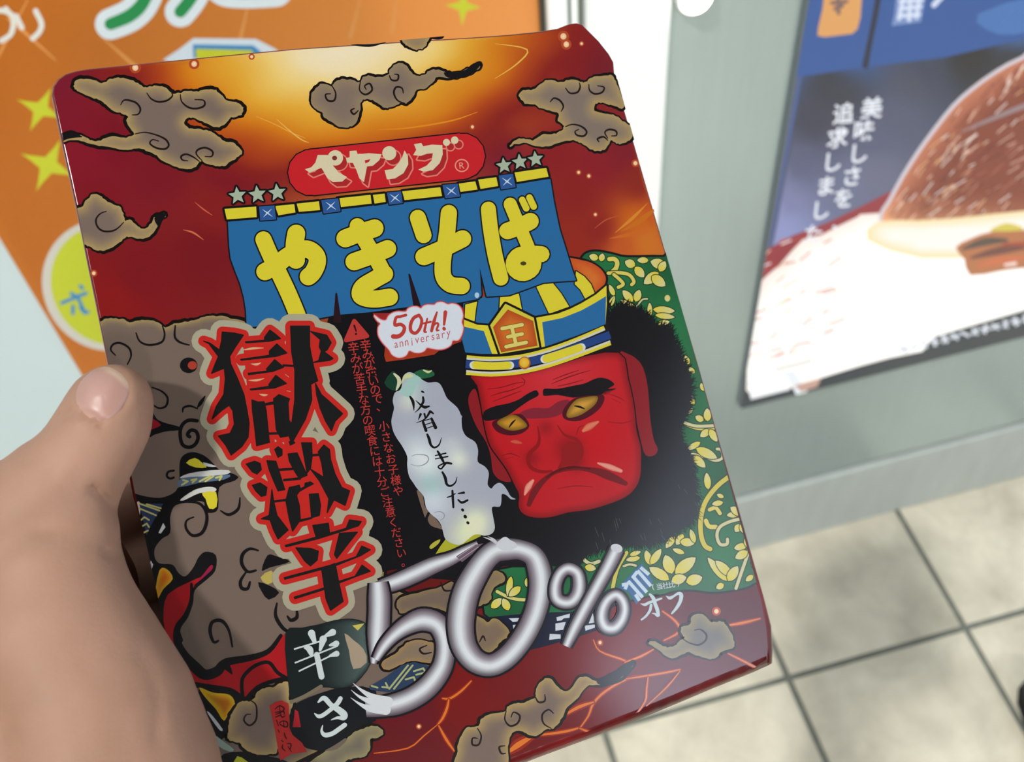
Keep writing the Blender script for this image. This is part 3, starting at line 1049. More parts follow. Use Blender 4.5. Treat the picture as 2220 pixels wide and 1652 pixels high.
# lava cracks of the lower edge
BA.part('lava_crack_print')
for z_, s_, w_ in (('S', "820,460 740,540 650,600 590,600", 26), ('S', "640,610 625,680 590,760 550,810", 30), ('S', "550,810 440,900 310,1000 40,1040", 14), ('S', "560,820 620,930 690,1030", 26),
                   ('S', "1120,1030 1200,970 1310,905", 60), ('S', "1310,900 1480,880 1600,860 1690,835", 30), ('S', "1690,840 1760,740 1800,640 1900,540 2080,440 2220,420", 26), ('S', "1560,740 1680,670 1800,630", 34),
                   ('S', "1690,840 1790,890 1750,970", 26), ('S', "1800,130 1850,220 2010,280 2090,300 2220,240", 18), ('S', "2080,310 2050,430", 22),
                   ('U', "490,430 600,390 690,340", 18), ('U', "750,80 840,150 865,220 760,280", 20), ('U', "1180,180 1300,160 1420,130", 22), ('U', "1200,370 1320,430 1450,500", 16),
                   ('U', "500,545 660,520 780,500 870,480", 18), ('U', "650,530 640,620 630,700 560,800", 16), ('U', "870,490 780,600 640,730", 12), ('U', "560,800 640,850", 20), ('U', "690,760 720,790", 26)):
    p = pts(z_, s_); w = zlen(z_, w_)
    BA.stroke(p, [w * .9, w * 1.6, w * .9], (150, 42, 22)); BA.stroke(p, [w * .35, w * .75, w * .35], (224, 120, 40))
BA.done()

# ---- storm clouds
BA.part('cloud_print', 'taupe storm cloud with curls at the upper left')
BA.cloud('A', "510,580 540,545 620,545 700,570 760,545 830,535 900,550 960,580 1000,600 1060,590 1130,600 1180,640 1230,640 1280,625 1350,630 1410,620 1470,615 1520,645 1560,690 1620,700 1670,740 1665,780 1630,800 1580,810 1550,850 1490,875 1420,850 1360,820 1300,810 1265,840 1300,880 1380,890 1450,905 1500,940 1540,970 1600,980 1650,1020 1660,1060 1620,1090 1580,1110 1540,1140 1480,1140 1420,1125 1380,1110 1330,1155 1270,1160 1200,1145 1130,1110 1060,1060 990,1030 930,1020 880,1030 800,1020 700,1005 620,985 540,965 470,965 400,990 420,950 480,920 560,930 620,960 680,970 740,940 810,940 870,945 920,920 900,890 870,830 880,800 840,780 780,760 730,720 690,690 630,670 560,640 515,610",
  ("830,720 850,690 890,690 940,710 965,750 950,785 910,790", "1010,640 1040,680 1090,700 1150,690 1185,660 1180,640", "1240,650 1250,700 1300,740 1360,745 1405,725 1400,690 1340,685",
   "930,920 1000,910 1080,930 1140,960 1160,1000 1130,1025 1070,1015 1030,985 1050,960 1090,970", "1370,1110 1330,1080 1280,1060 1245,1075 1255,1100 1290,1105", "1390,1105 1350,1060 1360,1030 1410,1015 1460,1040 1455,1075 1410,1075"))
BA.stroke(pts('A', "395,1000 440,950 500,930 560,940"), [2, 9, 12, 3], BK)
BA.part('cloud_print', 'small taupe cloud with a long tail under the bright sky')
BA.cloud('B', "240,650 260,620 300,580 350,585 380,590 400,560 450,545 520,550 570,565 590,530 640,520 690,530 760,515 790,460 840,430 890,450 920,490 960,520 1010,515 1050,485 1110,480 1170,500 1230,500 1300,480 1350,455 1390,440 1390,465 1340,505 1260,530 1180,535 1100,530 1080,560 1030,605 960,620 940,660 900,705 850,710 800,730 750,740 710,720 660,690 610,680 580,700 575,740 560,800 540,850 490,875 430,870 380,840 330,810 310,770 260,745 235,700",
  ("380,590 405,640 395,690 350,690 335,650 370,645", "575,560 570,620 610,650 655,620 640,575 605,590 615,615", "775,520 790,550 830,550 835,515 810,510", "880,710 830,690 805,640 820,600 860,605 870,640", "560,760 530,785 510,760 535,745"), w=5.5, inner=(130, 112, 100), rim=(150, 130, 100))
BA.fill(pts('B', "1150,497 1230,500 1300,478 1380,432 1398,450 1350,500 1280,528 1180,535"), BK)
BA.cloud('B', "865,255 880,300 920,328 960,342 1010,330 1035,290 1040,250", (), w=5, close=True)
BA.stroke(pts('B', "490,303 580,312 660,312 750,290"), [1, 5, 5, 1], BK)
BA.fill(pts('B', "1055,245 1150,235 1140,265 1100,272 1060,265"), BK)
BA.part('cloud_print', 'taupe storm cloud cut by the right edge')
BA.cloud('T', "80,655 110,620 180,615 220,580 280,550 370,565 440,545 500,560 540,565 580,530 650,520 720,520 745,560 780,640 800,700 795,745 740,725 700,720 640,705 600,720 600,760 650,780 730,790 790,830 860,880 850,950 800,985 750,985 710,965 680,1020 630,1040 570,1025 510,985 450,965 380,975 300,1000 220,1005 130,985 60,990 20,1010 30,985 80,955 140,960 190,960 240,925 320,920 360,905 390,870 350,830 350,780 290,760 220,740 190,720 120,710",
  ("400,605 430,640 480,635 500,600 495,570", "560,580 565,620 600,645 650,635 665,600 620,590", "295,700 320,675 360,690 385,730 370,765", "400,870 450,855 510,870 545,905 525,935 480,930 465,905 490,890", "690,965 660,940 620,955 630,975", "690,950 670,910 700,890 745,900 750,930 715,935"), w=5.5, inner=(132, 116, 106))
BA.part('cloud_print', 'small taupe cloud with a tail at the left edge')
BA.cloud('C', "440,190 485,172 560,155 590,110 640,65 690,75 730,110 770,130 830,160 850,210 860,250 900,240 930,270 970,300 1020,290 1060,230 1090,210 1150,200 1110,240 1080,290 1040,350 980,375 920,365 870,360 820,400 750,445 690,455 640,440 600,420 545,415 440,420",
  ("730,185 690,200 660,240 670,290 710,320 770,320 810,300 850,260",), w=6.5)
BA.fill(pts('C', "1060,235 1090,208 1155,198 1110,245 1090,290"), BK)

# ---- lower left: smoke over a gown in red, black and gold
BA.part('smoke_print', 'large taupe smoke mass at the lower left')
BA.cloud('p', "190,715 208,704 222,694 240,690 265,692 285,699 303,694 328,694 347,702 360,711 372,703 394,699 420,694 442,687 470,685 500,690 560,720 700,900 800,1000 860,1060 830,1250 880,1290 960,1330 930,1450 790,1560 640,1652 420,1720 380,1500 300,1150 240,900",
  (), w=7, inner=(118, 101, 90), rim=(160, 138, 92), reach=14)
for s_ in ("295,722 303,740 323,748 350,742 357,725 352,706", "380,706 379,730 390,742 410,748", "250,770 240,758 246,746 262,744 280,755 284,772 276,790", "330,840 350,848 363,862 360,880 345,885 332,878",
           "396,893 398,884 412,880 428,886"):
    BA.stroke(pts('p', s_), [3, 5, 5, 3], BK, smooth=4)
BA.ell((409, 792), 19, 17, BK); BA.ell((417, 792), 10, 9, (170, 60, 45))
BA.fill(pts('D', "200,905 260,990 340,1030 470,1065 460,1100 350,1110 240,1140 190,1150"), BK)
BA.fill(pts('D', "190,990 240,1000 300,1050 230,1085 190,1090"), (150, 28, 40), 2)
BA.stroke(pts('D', "640,1010 560,1005 500,1050 480,1130 500,1230 560,1260 620,1235 650,1170 630,1110 580,1100 550,1140 570,1160"), 8, BK, smooth=4)
BA.fill(pts('D', "720,770 660,830 640,890 690,850"), BK)
BA.stroke(pts('D', "420,1480 370,1490 355,1530 385,1555 420,1545"), 5, BK)
BA.part('gown_print', 'printed gown in black, red, gold and blue')
BA.fill(pts('Q', "-60,330 20,345 140,378 260,390 350,365 400,330 430,300 620,270 910,205 900,245 770,300 760,480 700,520 640,500 640,430 560,420 440,440 380,470 350,560 350,690 280,740 220,820 220,900 260,950 370,960 420,1030 480,1060 550,980 590,900 650,850 740,880 735,1010 660,1090 560,1180 540,1300 470,1390 420,1480 430,1660 -60,1700"), BK)
BA.fill(pts('Q', "430,250 430,100 460,30 540,0 640,30 720,100 770,150 900,190 920,230 760,260 600,290 430,340"), BK)
BA.fill(pts('Q', "485,92 560,50 620,90 660,130 570,132"), YE, 2)
BA.fill(pts('Q', "630,88 700,105 745,125 660,122"), (200, 205, 200), 2)
BA.fill(pts('Q', "440,212 520,180 700,155 850,155 840,188 650,208 460,225"), (205, 205, 200), 2)
BA.fill(pts('Q', "425,300 445,222 640,208 860,192 810,235 600,262"), (92, 112, 142), 2)
for s_ in ("460,240 500,250 450,280", "530,240 575,230 540,260", "600,250 690,205", "650,250 720,205", "740,220 790,205 770,240"):
    BA.stroke(pts('Q', s_), 4, (200, 196, 110), smooth=0)
BA.fill(pts('Q', "440,402 560,322 680,296 742,312 720,342 600,350 470,410"), (212, 212, 205))
BA.fill(pts('Q', "622,350 740,340 745,468 682,482 652,400"), YE, 2)
BA.fill(pts('Q', "20,450 80,420 100,440 90,560 130,800 110,830"), (222, 196, 184), 0)
BA.fill(pts('Q', "85,440 290,440 190,620 150,710"), (44, 58, 92), 0)
for s_ in ("90,440 260,500", "85,480 230,540", "150,445 270,480", "90,590 130,555 170,580", "100,640 150,610 170,640", "120,690 160,670"):
    BA.stroke(pts('Q', s_), 3.5, (196, 188, 110), smooth=0)
BA.fill(pts('Q', "290,605 310,640 270,695 250,690"), (215, 215, 212), 0)
BA.fill(pts('Q', "185,925 205,960 165,1090 148,1050"), (205, 200, 200), 0)
BA.grad(pts('Q', "258,1010 322,1000 372,1080 290,1170 240,1260 218,1230"), lambda q, d: np.array((218, 170, 40))[None] - np.clip(d / 14, 0, 1)[:, None] * np.array((10, 75, 20))[None], 5)
BA.fill(pts('Q', "715,975 690,970 600,1080 480,1165 380,1240 330,1350 300,1500 310,1660 420,1660 395,1500 410,1440 500,1360 530,1250 560,1130 690,1020"), (172, 26, 32))
BA.fill(pts('Q', "710,978 690,975 610,1075 560,1130 690,1020"), (150, 30, 72), 2)
# gold-rimmed lobes and curls over the gown
for s_ in ("400,440 500,425 600,440 655,510 660,600 620,690 540,712 485,650 490,585 550,555", "780,500 850,535 930,485 945,390"):
    BA.stroke(pts('Q', s_), [3, 6, 8, 6, 3], BK, smooth=4)
for s_ in ("1100,840 1030,825 970,870 960,950 1010,1020 1080,1010", "1000,1020 950,1100 960,1160 1010,1165 1030,1110", "1260,1290 1250,1400 1320,1510 1400,1540", "1350,1400 1380,1435 1430,1410 1430,1350",
           "880,1660 850,1520 790,1440 710,1450 690,1530 720,1620 760,1610"):
    BA.stroke(pts('Q', s_), [4, 8, 8, 5], BK, smooth=4)
BA.fill(pts('Q', "1130,1010 1180,880 1260,890 1370,935 1200,985"), BK)
BA.fill(pts('Q', "1120,1070 1210,1010 1250,1080 1180,1130"), (186, 168, 88), 2)
BA.fill(pts('Q', "1100,1110 1200,1140 1280,1200 1190,1260 1130,1190"), BK, 2)
BA.fill(pts('R', "100,150 60,300 70,480 100,560 190,680 260,800 350,950 700,1010 760,1070 820,1085 900,980 1060,915 1190,890 1145,500 1000,680 830,740 650,750 560,830 430,870 340,840 260,740 190,640 170,560 190,440 230,400 300,290 310,90 420,-10 270,50"), (170, 26, 32), 2)
BA.stroke(pts('R', "310,60 310,200 260,340 190,440 180,560 240,690 340,800 430,870 540,840 620,760 830,720 1000,660 1110,520"), [6, 12, 16, 24, 22, 14, 8], BK, smooth=4)
BA.fill(pts('R', "560,790 640,760 680,870 620,830"), BK, 2)
BA.stroke(pts('R', "770,1080 760,960 780,880 880,790 1000,760 1080,850 1170,905"), 8, BK, smooth=4)
BA.stroke(pts('R', "340,960 500,985 650,1010 720,1050 780,1090"), 12, BK)
BA.stroke(pts('R', "800,1090 900,985 1050,925 1190,900"), 9, BK)
BA.fill(pts('R', "380,990 700,1040 790,1090 700,1230 640,1400 540,1500 520,1720 300,1720"), BK, 2)
BA.grad(pts('R', "380,985 500,1030 650,1050 700,1130 665,1210 600,1282 530,1180 440,1080"), lambda q, d: np.array((214, 172, 30))[None] - np.clip((d - 3) / 12, 0, 1)[:, None] * np.array((40, 72, 15))[None], 5)
BA.fill(pts('R', "450,1195 500,1240 590,1360 560,1365 470,1240"), (205, 205, 205), 2)
BA.fill(pts('R', "500,1400 600,1470 690,1540 650,1560 540,1500"), (150, 172, 158), 2)
BA.fill(pts('R', "560,1640 600,1580 760,1560 1000,1600 1150,1640 1200,1720 500,1720"), BK, 2)
BA.fill(pts('R', "720,1600 800,1640 860,1700 690,1700"), (180, 180, 50), 2)
BA.part('smoke_print', 'taupe smoke curl beside the red seal')
BA.cloud('R', "640,1385 650,1280 680,1200 720,1140 770,1105 830,1110 870,1080 900,1030 960,990 1040,980 1100,950 1170,930 1185,1000 1180,1090 1220,1100 1200,1200 1100,1450 1075,1560 1000,1585 900,1585 830,1560 770,1520 740,1480 660,1460 630,1430",
  ("810,1085 880,1130 895,1200 885,1280 830,1325 780,1280 800,1230 840,1225",), w=7)

# right side: green brocade
BA.part('brocade_print', 'green brocade with yellow leaves along the right side')
GRN = pts('p', "1255,900 1250,640 1256,580 1264,556 1278,547 1300,546 1330,552 1360,558 1440,557 1520,560 1700,1250 1640,1262 1620,1272 1580,1280 1540,1283 1500,1278 1460,1281 1440,1287 1420,1290 1400,1292 1090,1360 1060,1240 1240,1200")
BA.stroke(GRN, 10, BK, closed=True)
BA.grad(GRN, lambda q, d: np.array((34, 108, 62))[None] * (0.94 + 0.12 * np.sin(q[:, :1] / 37.0) * np.sin(q[:, 1:] / 51.0)), 14)
ST = (206, 200, 150)
for z_, s_, w_ in (('G', "500,90 545,90 570,120 560,170 530,200", 40), ('G', "490,215 600,212 680,232 720,290 700,318", 30), ('G', "540,228 590,270 625,315 580,342", 30), ('G', "740,520 770,480 800,450 840,445", 14),
                   ('G', "1180,1565 1300,1605 1440,1600", 32), ('K', "920,215 1020,240 1165,235", 24), ('K', "970,465 1080,490 1170,520 1225,495 1215,435 1180,425", 22),
                   ('K', "1120,920 1170,905 1205,950", 30), ('K', "1090,1010 1115,1055 1170,1060", 36), ('K', "1395,990 1290,1015 1205,1060 1180,1130 1205,1200 1260,1200 1265,1160", 26),
                   ('K', "1445,1240 1400,1370 1335,1560", 26), ('K', "420,1380 470,1365 520,1375", 18), ('K', "90,1320 150,1360 220,1340", 28)):
    p = pts(z_, s_); w = zlen(z_, w_)
    BA.stroke(p, w + 4, (26, 50, 28), smooth=4); BA.stroke(p, w, ST if w_ < 29 else (214, 200, 96), smooth=4)
p = pts('K', "1280,650 1180,730 1090,850 1050,980 1050,1120 1080,1210 1125,1240"); BA.stroke(p, 14, (26, 50, 28), smooth=4); BA.stroke(p, 10, (206, 190, 70), smooth=4)
p = pts('K', "445,1270 370,1400 330,1560"); BA.stroke(p, 11, (26, 50, 28), smooth=4); BA.stroke(p, 8, (206, 192, 80), smooth=4)
for z_, L_ in (('G', ("320,60 400,85 36", "440,40 425,110 32", "640,110 730,150 45", "750,100 850,100 32", "810,250 730,160 45", "870,110 1000,150 52", "1000,110 950,200 40", "810,310 940,210 52", "1000,330 880,240 52",
               "500,320 545,420 26", "545,420 500,520 26", "620,370 710,470 40", "770,365 735,470 40", "600,455 740,530 24", "860,480 865,600 25", "1085,555 890,540 40", "1085,610 910,590 30", "1040,650 925,670 28",
               "1160,950 1215,1030 32", "1210,1060 1265,1110 24", "1225,1300 1255,1400 26", "1250,1430 1170,1480 26", "1275,1500 1345,1530 32", "1400,1440 1360,1540 34", "1320,1200 1345,1270 24")),
              ('K', ("1005,160 1070,195 30", "1100,95 1105,200 36", "1045,325 1120,270 34", "1180,365 1120,265 34", "940,430 1045,370 28", "1180,500 1010,420 44", "1085,575 985,480 38", "1095,620 1110,755 32",
               "1180,795 1235,820 20", "1140,875 1230,860 26", "1260,965 1360,955 28", "1290,900 1385,960 38", "1330,1100 1370,1040 34", "1415,1115 1370,1040 30", "1320,1235 1420,1210 34", "1410,1145 1440,1230 28", "1330,1315 1430,1260 40",
               "1105,1310 1260,1500 40", "1170,1335 1300,1460 42", "1350,1380 1270,1500 46", "1175,1560 1235,1525 30", "1415,1500 1475,1455 26", "1465,1330 1500,1410 24",
               "765,1230 835,1140 32", "850,1205 905,1120 34", "1000,1190 880,1180 40", "965,1080 1000,1190 26", "820,1240 915,1275 24", "600,1250 640,1370 34", "725,1240 640,1365 36",
               "760,1290 815,1440 56", "1005,1310 840,1440 58", "630,1390 790,1490 48", "930,1470 810,1500 48", "1060,1470 930,1510 52", "440,1330 555,1310 26", "195,1400 105,1385 34", "560,1260 470,1290 22"))):
    for s_ in L_:
        a, b, w = s_.split(); BA.petal(z_, a + ' ' + b, float(w))
BA.ell(pts('G', "1020,440")[0], 6, 7, (215, 205, 130))
BA.part('greek_key_print', 'navy hem with a white key pattern')
BA.fill(pts('P', "-120,890 170,862 400,842 620,832 1040,815 1060,1000 880,1060 580,1150 380,1200 100,1200 -60,1130"), (20, 24, 48), 0)
for s_ in ("230,955 330,940 310,1035 240,1040", "190,890 340,885 340,915 230,925", "170,1080 270,1075 260,1110 180,1115", "640,940 740,925 715,1000 640,1010", "650,880 780,845 775,885 720,890 700,910 655,915",
           "585,1040 690,1045 690,1085 580,1098", "1000,840 1020,930 960,940", "920,960 1020,950 1020,980 930,1010", "-90,930 -20,925 -40,1010 -100,1010"):
    BA.fill(pts('P', s_), (206, 212, 222), 0)
BA.fill(pts('P', "1240,600 1470,360 1580,530 1420,760 1350,640"), (48, 98, 150), 0)
for s_ in ("1280,570 1330,560 1310,610", "1380,480 1520,640", "1430,430 1560,580", "1460,400 1540,470", "1340,530 1480,690", "1410,660 1450,720", "1390,490 1430,440"):
    BA.stroke(pts('P', s_), 7.5, (196, 214, 228), smooth=0, ends=False)

# black ground and mane
BA.part('mane_print', 'black mane and beard around the red face')
HAIR = pts('p', "716,676 830,655 1000,640 1100,650 1300,640 1316,690 1336,668 1357,662 1382,672 1406,688 1425,706 1449,712 1464,741 1474,772 1488,801 1498,835 1494,879 1480,908 1470,935 1474,955 1488,975 1499,1004 1505,1046 1510,1089 1502,1126 1469,1150 1434,1172 1389,1182 1347,1182 1307,1190 1267,1204 1243,1232 1190,1226 1140,1228 1090,1228 1050,1250 1000,1258 900,1250 860,1234 800,1244 770,1200 700,900")
BA.fill(HAIR, (19, 17, 20), 3)
rnd = random.Random(3)
hp = catmull(HAIR, 8)
for i, q in enumerate(hp):
    if q[0] < 1310 and q[1] < 1150: continue
    if q[0] < 1235: continue
    o = q - np.array((1300.0, 930.0)); o /= np.hypot(*o)
    for k in range(7):
        a = rnd.uniform(-0.6, 0.6)
        d = np.array((o[0] * math.cos(a) - o[1] * math.sin(a), o[0] * math.sin(a) + o[1] * math.cos(a)))
        q0 = q + np.array((rnd.uniform(-4, 4), rnd.uniform(-4, 4))) - d * 10
        BA.stroke(np.array((q0, q0 + d * rnd.uniform(10, 26))), [3.2, 0.5], (20, 19, 21), smooth=0, up=False, ends=False)
BA.flush()
for k in range(70):
    x, y = rnd.uniform(1280, 1520), rnd.uniform(1040, 1230)
    if not (1120 < y or x > 1470): continue
    BA.stroke(np.array(((x, y), (x + rnd.uniform(3, 9), y + rnd.uniform(10, 22)))), [0.4, 1.3, 0.4], (110, 120, 105), smooth=0, up=False, ends=False)

# the red face
BA.part('face_print', 'scowling red face with yellow eyes')
EAR = (138, 28, 34)
BA.fill(pts('F', "200,250 150,290 140,370 170,480 220,590 290,700 330,820 350,960 420,1030 510,1025 400,830 300,650 240,400"), EAR)
BA.fill(pts('F', "1430,-60 1500,-50 1570,-10 1630,70 1670,240 1690,500 1720,680 1755,760 1725,815 1650,812 1610,690 1560,450 1500,150"), EAR)
FO = pts('F', "180,120 215,220 240,340 262,470 290,620 330,740 400,840 470,940 530,1060 572,1150 568,1250 610,1315 700,1345 820,1345 910,1325 1000,1300 1160,1280 1330,1232 1480,1170 1565,1090 1605,990 1612,860 1608,740 1572,600 1552,400 1500,160 1420,-60 1000,0 600,90")
BA.stroke(FO, 5.5, (34, 8, 10), closed=True)
def face(q, d):
    base = np.array((186, 26, 32))[None] * np.ones((len(q), 1))
    def g(x, y, r): 
        c = pts('F', f"{x},{y}")[0]; return np.exp(-((q - c) ** 2).sum(1) / (zlen('F', r) ** 2))[:, None]
    base = base + g(900, 80, 420) * np.array((14, 22, 24)) + g(1250, 700, 260) * np.array((6, -8, -8)) - g(1000, 760, 110) * np.array((52, 6, 6)) - g(680, 840, 70) * np.array((40, 6, 6))
    base = base - g(800, 580, 60) * np.array((40, 4, 4)) + g(1100, 1190, 260) * np.array((0, 8, 8)) - g(1060, 880, 70) * np.array((40, 4, 4))
    return base * (0.72 + 0.28 * np.clip(d / 16, 0, 1))[:, None]
BA.grad(FO, face, 7.0)
DK = (128, 20, 26)
for s_, w_ in (("330,310 420,280 520,255 610,215", 12), ("350,355 470,310 590,265", 10), ("300,250 420,235 540,200 620,190", 9), ("850,205 960,160 1060,125 1180,90", 12), ("860,170 960,130 1080,90", 9), ("900,225 1000,205 1120,170", 9),
               ("590,150 620,180 610,220", 9), ("1330,290 1420,320 1470,350", 8), ("1360,330 1440,370", 7), ("1330,530 1450,540 1530,520", 7), ("420,820 500,800 580,830", 10), ("440,850 520,830", 8), ("1060,640 1080,580 1120,560", 8),
               ("900,1100 1050,1075 1200,1085", 8)):
    BA.stroke(pts('F', s_), [1, zlen('F', w_), 1], DK)
BA.stroke(pts('F', "730,570 745,660 730,730 670,790 648,850 675,920 760,955 850,950"), [2, 7, 9, 9, 8, 5], (140, 18, 22), smooth=4)
BA.stroke(pts('F', "900,560 960,640 1060,680 1105,760 1090,840 1020,890"), [2, 6, 9, 9, 4], (140, 20, 22), smooth=4)
BA.fill(pts('F', "940,760 1000,700 1080,720 1100,800 1060,870 960,910 900,930 930,860"), (142, 22, 22))
BA.fill(pts('F', "570,480 600,440 700,410 820,412 900,360 990,340 1010,390 950,450 860,490 740,500 640,500"), (128, 34, 50))
BA.fill(pts('F', "340,540 400,500 520,465 600,470 660,560 600,625 500,645 420,630 370,600"), (74, 16, 26))
BA.grad(pts('F', "382,535 440,492 520,468 590,500 642,565 570,598 500,604 430,580"), lambda q, d: np.array((120, 90, 22))[None] + np.clip(d / 11, 0, 1)[:, None] * np.array((76, 52, 20))[None], 4)
BA.stroke(pts('F', "487,575 512,540 540,512"), [2, 4.5, 2], BK)
BA.fill(pts('F', "940,470 965,400 1040,330 1150,300 1290,300 1285,380 1210,460 1090,520 980,515"), (78, 16, 28))
BA.grad(pts('F', "975,470 1000,405 1060,340 1140,318 1240,312 1225,375 1160,432 1080,478 1000,495"), lambda q, d: np.array((128, 98, 30))[None] + np.clip(d / 13, 0, 1)[:, None] * np.array((78, 56, 30))[None], 4)
BA.stroke(pts('F', "1045,393 1090,402 1130,418"), [2, 5, 2], BK)
BA.fill(pts('F', "262,480 285,430 380,392 480,372 570,338 640,292 710,260 735,278 732,308 655,350 570,408 490,465 410,500 320,520 275,515"), (22, 18, 22))
BA.fill(pts('F', "778,258 800,245 900,247 1030,222 1130,202 1200,170 1260,153 1330,165 1385,208 1345,238 1300,265 1270,298 1150,305 1030,322 900,300 790,308 775,285"), (22, 18, 22))
for k in range(26):
    x = 1150 + k * 9
    BA.stroke(pts('F', f"{x},{250} {x + 26},{300 - (k > 16) * (k - 16) * 6}"), [3, .5], (22, 18, 22), smooth=0, up=False, ends=False)
BA.flush()
BA.stroke(pts('F', "655,1235 700,1130 770,1040 860,970 970,935 1090,928 1210,945 1330,985 1480,1055"), [10, 15, 12, 8, 8, 8, 13, 19, 10], (112, 24, 28), smooth=4)
BA.stroke(pts('F', "800,1010 900,945 1030,915 1180,930"), [2, 5, 5, 2], (84, 14, 18), smooth=4)
for s_, w_, c_ in (("620,1150 650,1085 690,1030", [4, 13, 6], (232, 150, 130)), ("1245,882 1340,912 1440,948", [4, 12, 8], (232, 150, 132)), ("1120,605 1170,570 1245,530", [7, 15, 5], (222, 120, 92)), ("505,697 545,700 590,710", [4, 9, 4], (206, 84, 66))):
    BA.stroke(pts('F', s_), w_, tuple(np.array(c_) * 0.86), smooth=4); BA.stroke(pts('F', s_), [q * .6 for q in w_], c_, smooth=4)

# the judge's hat
BA.part('hat_print', 'striped blue and yellow hat with an orange badge')
BA.stroke(pts('H', "1335,-5 1450,15 1560,50 1650,110 1708,190 1700,270 1650,335 1580,380"), 8, BK)
BA.grad(pts('H', "1300,0 1450,18 1560,50 1650,110 1702,190 1697,262 1650,330 1570,390 1480,300 1380,130"), lambda q, d: np.array((196, 78, 34))[None] + np.clip(d / 22, 0, 1)[:, None] * np.array((14, 36, 10))[None], 8)
BA.fill(pts('H', "215,460 370,430 460,390 800,350 980,270 1180,225 1330,150 1400,140 1480,190 1550,270 1600,375 1490,450 1310,520 1120,585 950,640 830,580 650,500 500,710 340,680 215,640"), BL, 0)
for s_ in ("235,485 360,452 345,540 332,658 228,640", "600,395 795,370 832,560 650,470 590,560", "975,290 1140,245 1240,370 1322,505 1112,580", "1380,270 1395,135 1480,190 1550,270 1592,372 1495,432 1440,330"):
    BA.stroke(pts('H', s_), 5, BK, closed=True, smooth=0); BA.fill(pts('H', s_), YE, 0)
BR = pts('H', "960,625 1200,580 1330,530 1450,470 1600,380 1712,285 1716,480 1700,700 1600,745 1500,790 1250,880 1020,940 985,790")
BA.stroke(BR, 9, BK, closed=True, smooth=0); BA.fill(BR, YE, 0)
BA.fill(pts('H', "1040,668 1250,625 1450,545 1600,462 1708,395 1704,560 1700,700 1500,788 1250,874 1068,925"), BL, 0)
BR = pts('H', "205,635 360,695 490,705 590,1000 240,1000 200,850")
BA.stroke(BR, 9, BK, closed=True, smooth=0); BA.fill(BR, YE, 0)
BA.fill(pts('H', "205,712 430,762 515,1000 240,1000 200,850"), BL, 0)
BR = pts('H', "655,475 952,622 1010,930 600,1000 495,700")
BA.stroke(BR, 10, BK, closed=True, smooth=0); BA.fill(BR, (206, 196, 60), 0)
BA.grad(pts('H', "680,535 945,655 992,915 610,985 525,722"), lambda q, d: np.array((178, 74, 30))[None] + np.clip(d / 20, 0, 1)[:, None] * np.array((26, 34, 8))[None], 7, 0)
for s_ in ("620,735 830,695", "680,822 830,792", "662,925 872,880", "722,725 768,905"):
    BA.stroke(pts('H', s_), 10.5, (120, 90, 30), smooth=0)
for s_ in ("620,735 830,695", "680,822 830,792", "662,925 872,880", "722,725 768,905"):
    BA.stroke(pts('H', s_), 8, (216, 204, 110), smooth=0, up=False)
BA.flush()
BA.fill(pts('H', "235,985 500,1010 800,990 1100,915 1400,810 1700,690 1765,740 1765,900 1500,1020 1200,1120 900,1200 600,1235 400,1235 228,1215"), BK, 0)
BA.stroke(pts('H', "250,1035 500,1052 800,1030 1100,958 1400,850 1690,725"), 8.5, YE, ends=False)
BA.stroke(pts('H', "250,1048 500,1066 800,1044 1100,974 1400,866 1696,742"), 4.5, (206, 204, 190), ends=False)
BA.stroke(pts('H', "240,1108 500,1122 800,1098 1100,1036 1400,930 1750,800"), 17, (36, 66, 128), ends=False)
BA.stroke(pts('H', "320,1118 520,1128 705,1120"), 17, (212, 214, 214), smooth=2); BA.stroke(pts('H', "345,1118 520,1128 680,1120"), 17, YE, smooth=2)
BA.stroke(pts('H', "1065,1055 1250,998 1450,932"), 18, (212, 214, 214), smooth=2); BA.stroke(pts('H', "1085,1050 1250,998 1425,940"), 18, YE, smooth=2)
BA.stroke(pts('H', "245,1196 500,1214 800,1190 1100,1122 1400,1020 1755,885"), 9.5, YE, ends=False)
BA.stroke(pts('H', "245,1180 500,1198 800,1174 1100,1104 1400,1002 1752,868"), 4.5, (206, 204, 190), ends=False)
BA.ell(pts('H', "855,1095")[0], 13, 14, (170, 96, 30)); BA.ell(pts('H', "853,1090")[0], 10.5, 11, (222, 170, 40), inner=(236, 196, 70))

# ---- the shop curtain with the big yellow lettering
BA.part('curtain_print', 'blue shop curtain on a yellow bar')
CUR = pts('p', "494,481 497,534 500,560 507,580 521,616 529,646 533,672 535,710 640,700 724,684 729,631 738,682 800,677 850,670 897,664 887,592 912,664 960,661 1002,655 1037,648 1044,640 1040,580 1055,643 1104,640 1140,627 1178,613 1216,610 1249,608 1239,580 1229,547 1213,496 1201,438 1193,388")
BA.stroke(CUR, 6, BK, closed=True, smooth=0); BA.fill(CUR, BL, 0)
BA.fill(pts('p', "727,636 731,636 738,682 741,700 722,700"), (40, 20, 26), 0)
BA.fill(pts('p', "885,594 889,594 908,650 914,668 897,668"), (36, 18, 26), 0)
BA.ell((1034, 640), 5, 6, (170, 205, 225))
BA.part('curtain_bar_print', 'yellow bar of the curtain with blue knots')
SEG = [('1', "105,680 375,660 380,750 125,770"), ('1', "535,655 700,640 710,710 565,735"), ('1', "720,635 910,615 920,690 740,705"), ('1', "1070,590 1350,560 1360,635 1095,665"), ('1', "1370,560 1470,550 1480,620 1385,635"),
       ('1', "1620,530 1945,495 1960,570 1640,605"), ('2', "525,465 670,445 690,515 545,535"), ('2', "695,430 850,410 865,485 715,510"), ('2', "1005,370 1275,330 1295,405 1025,450")]
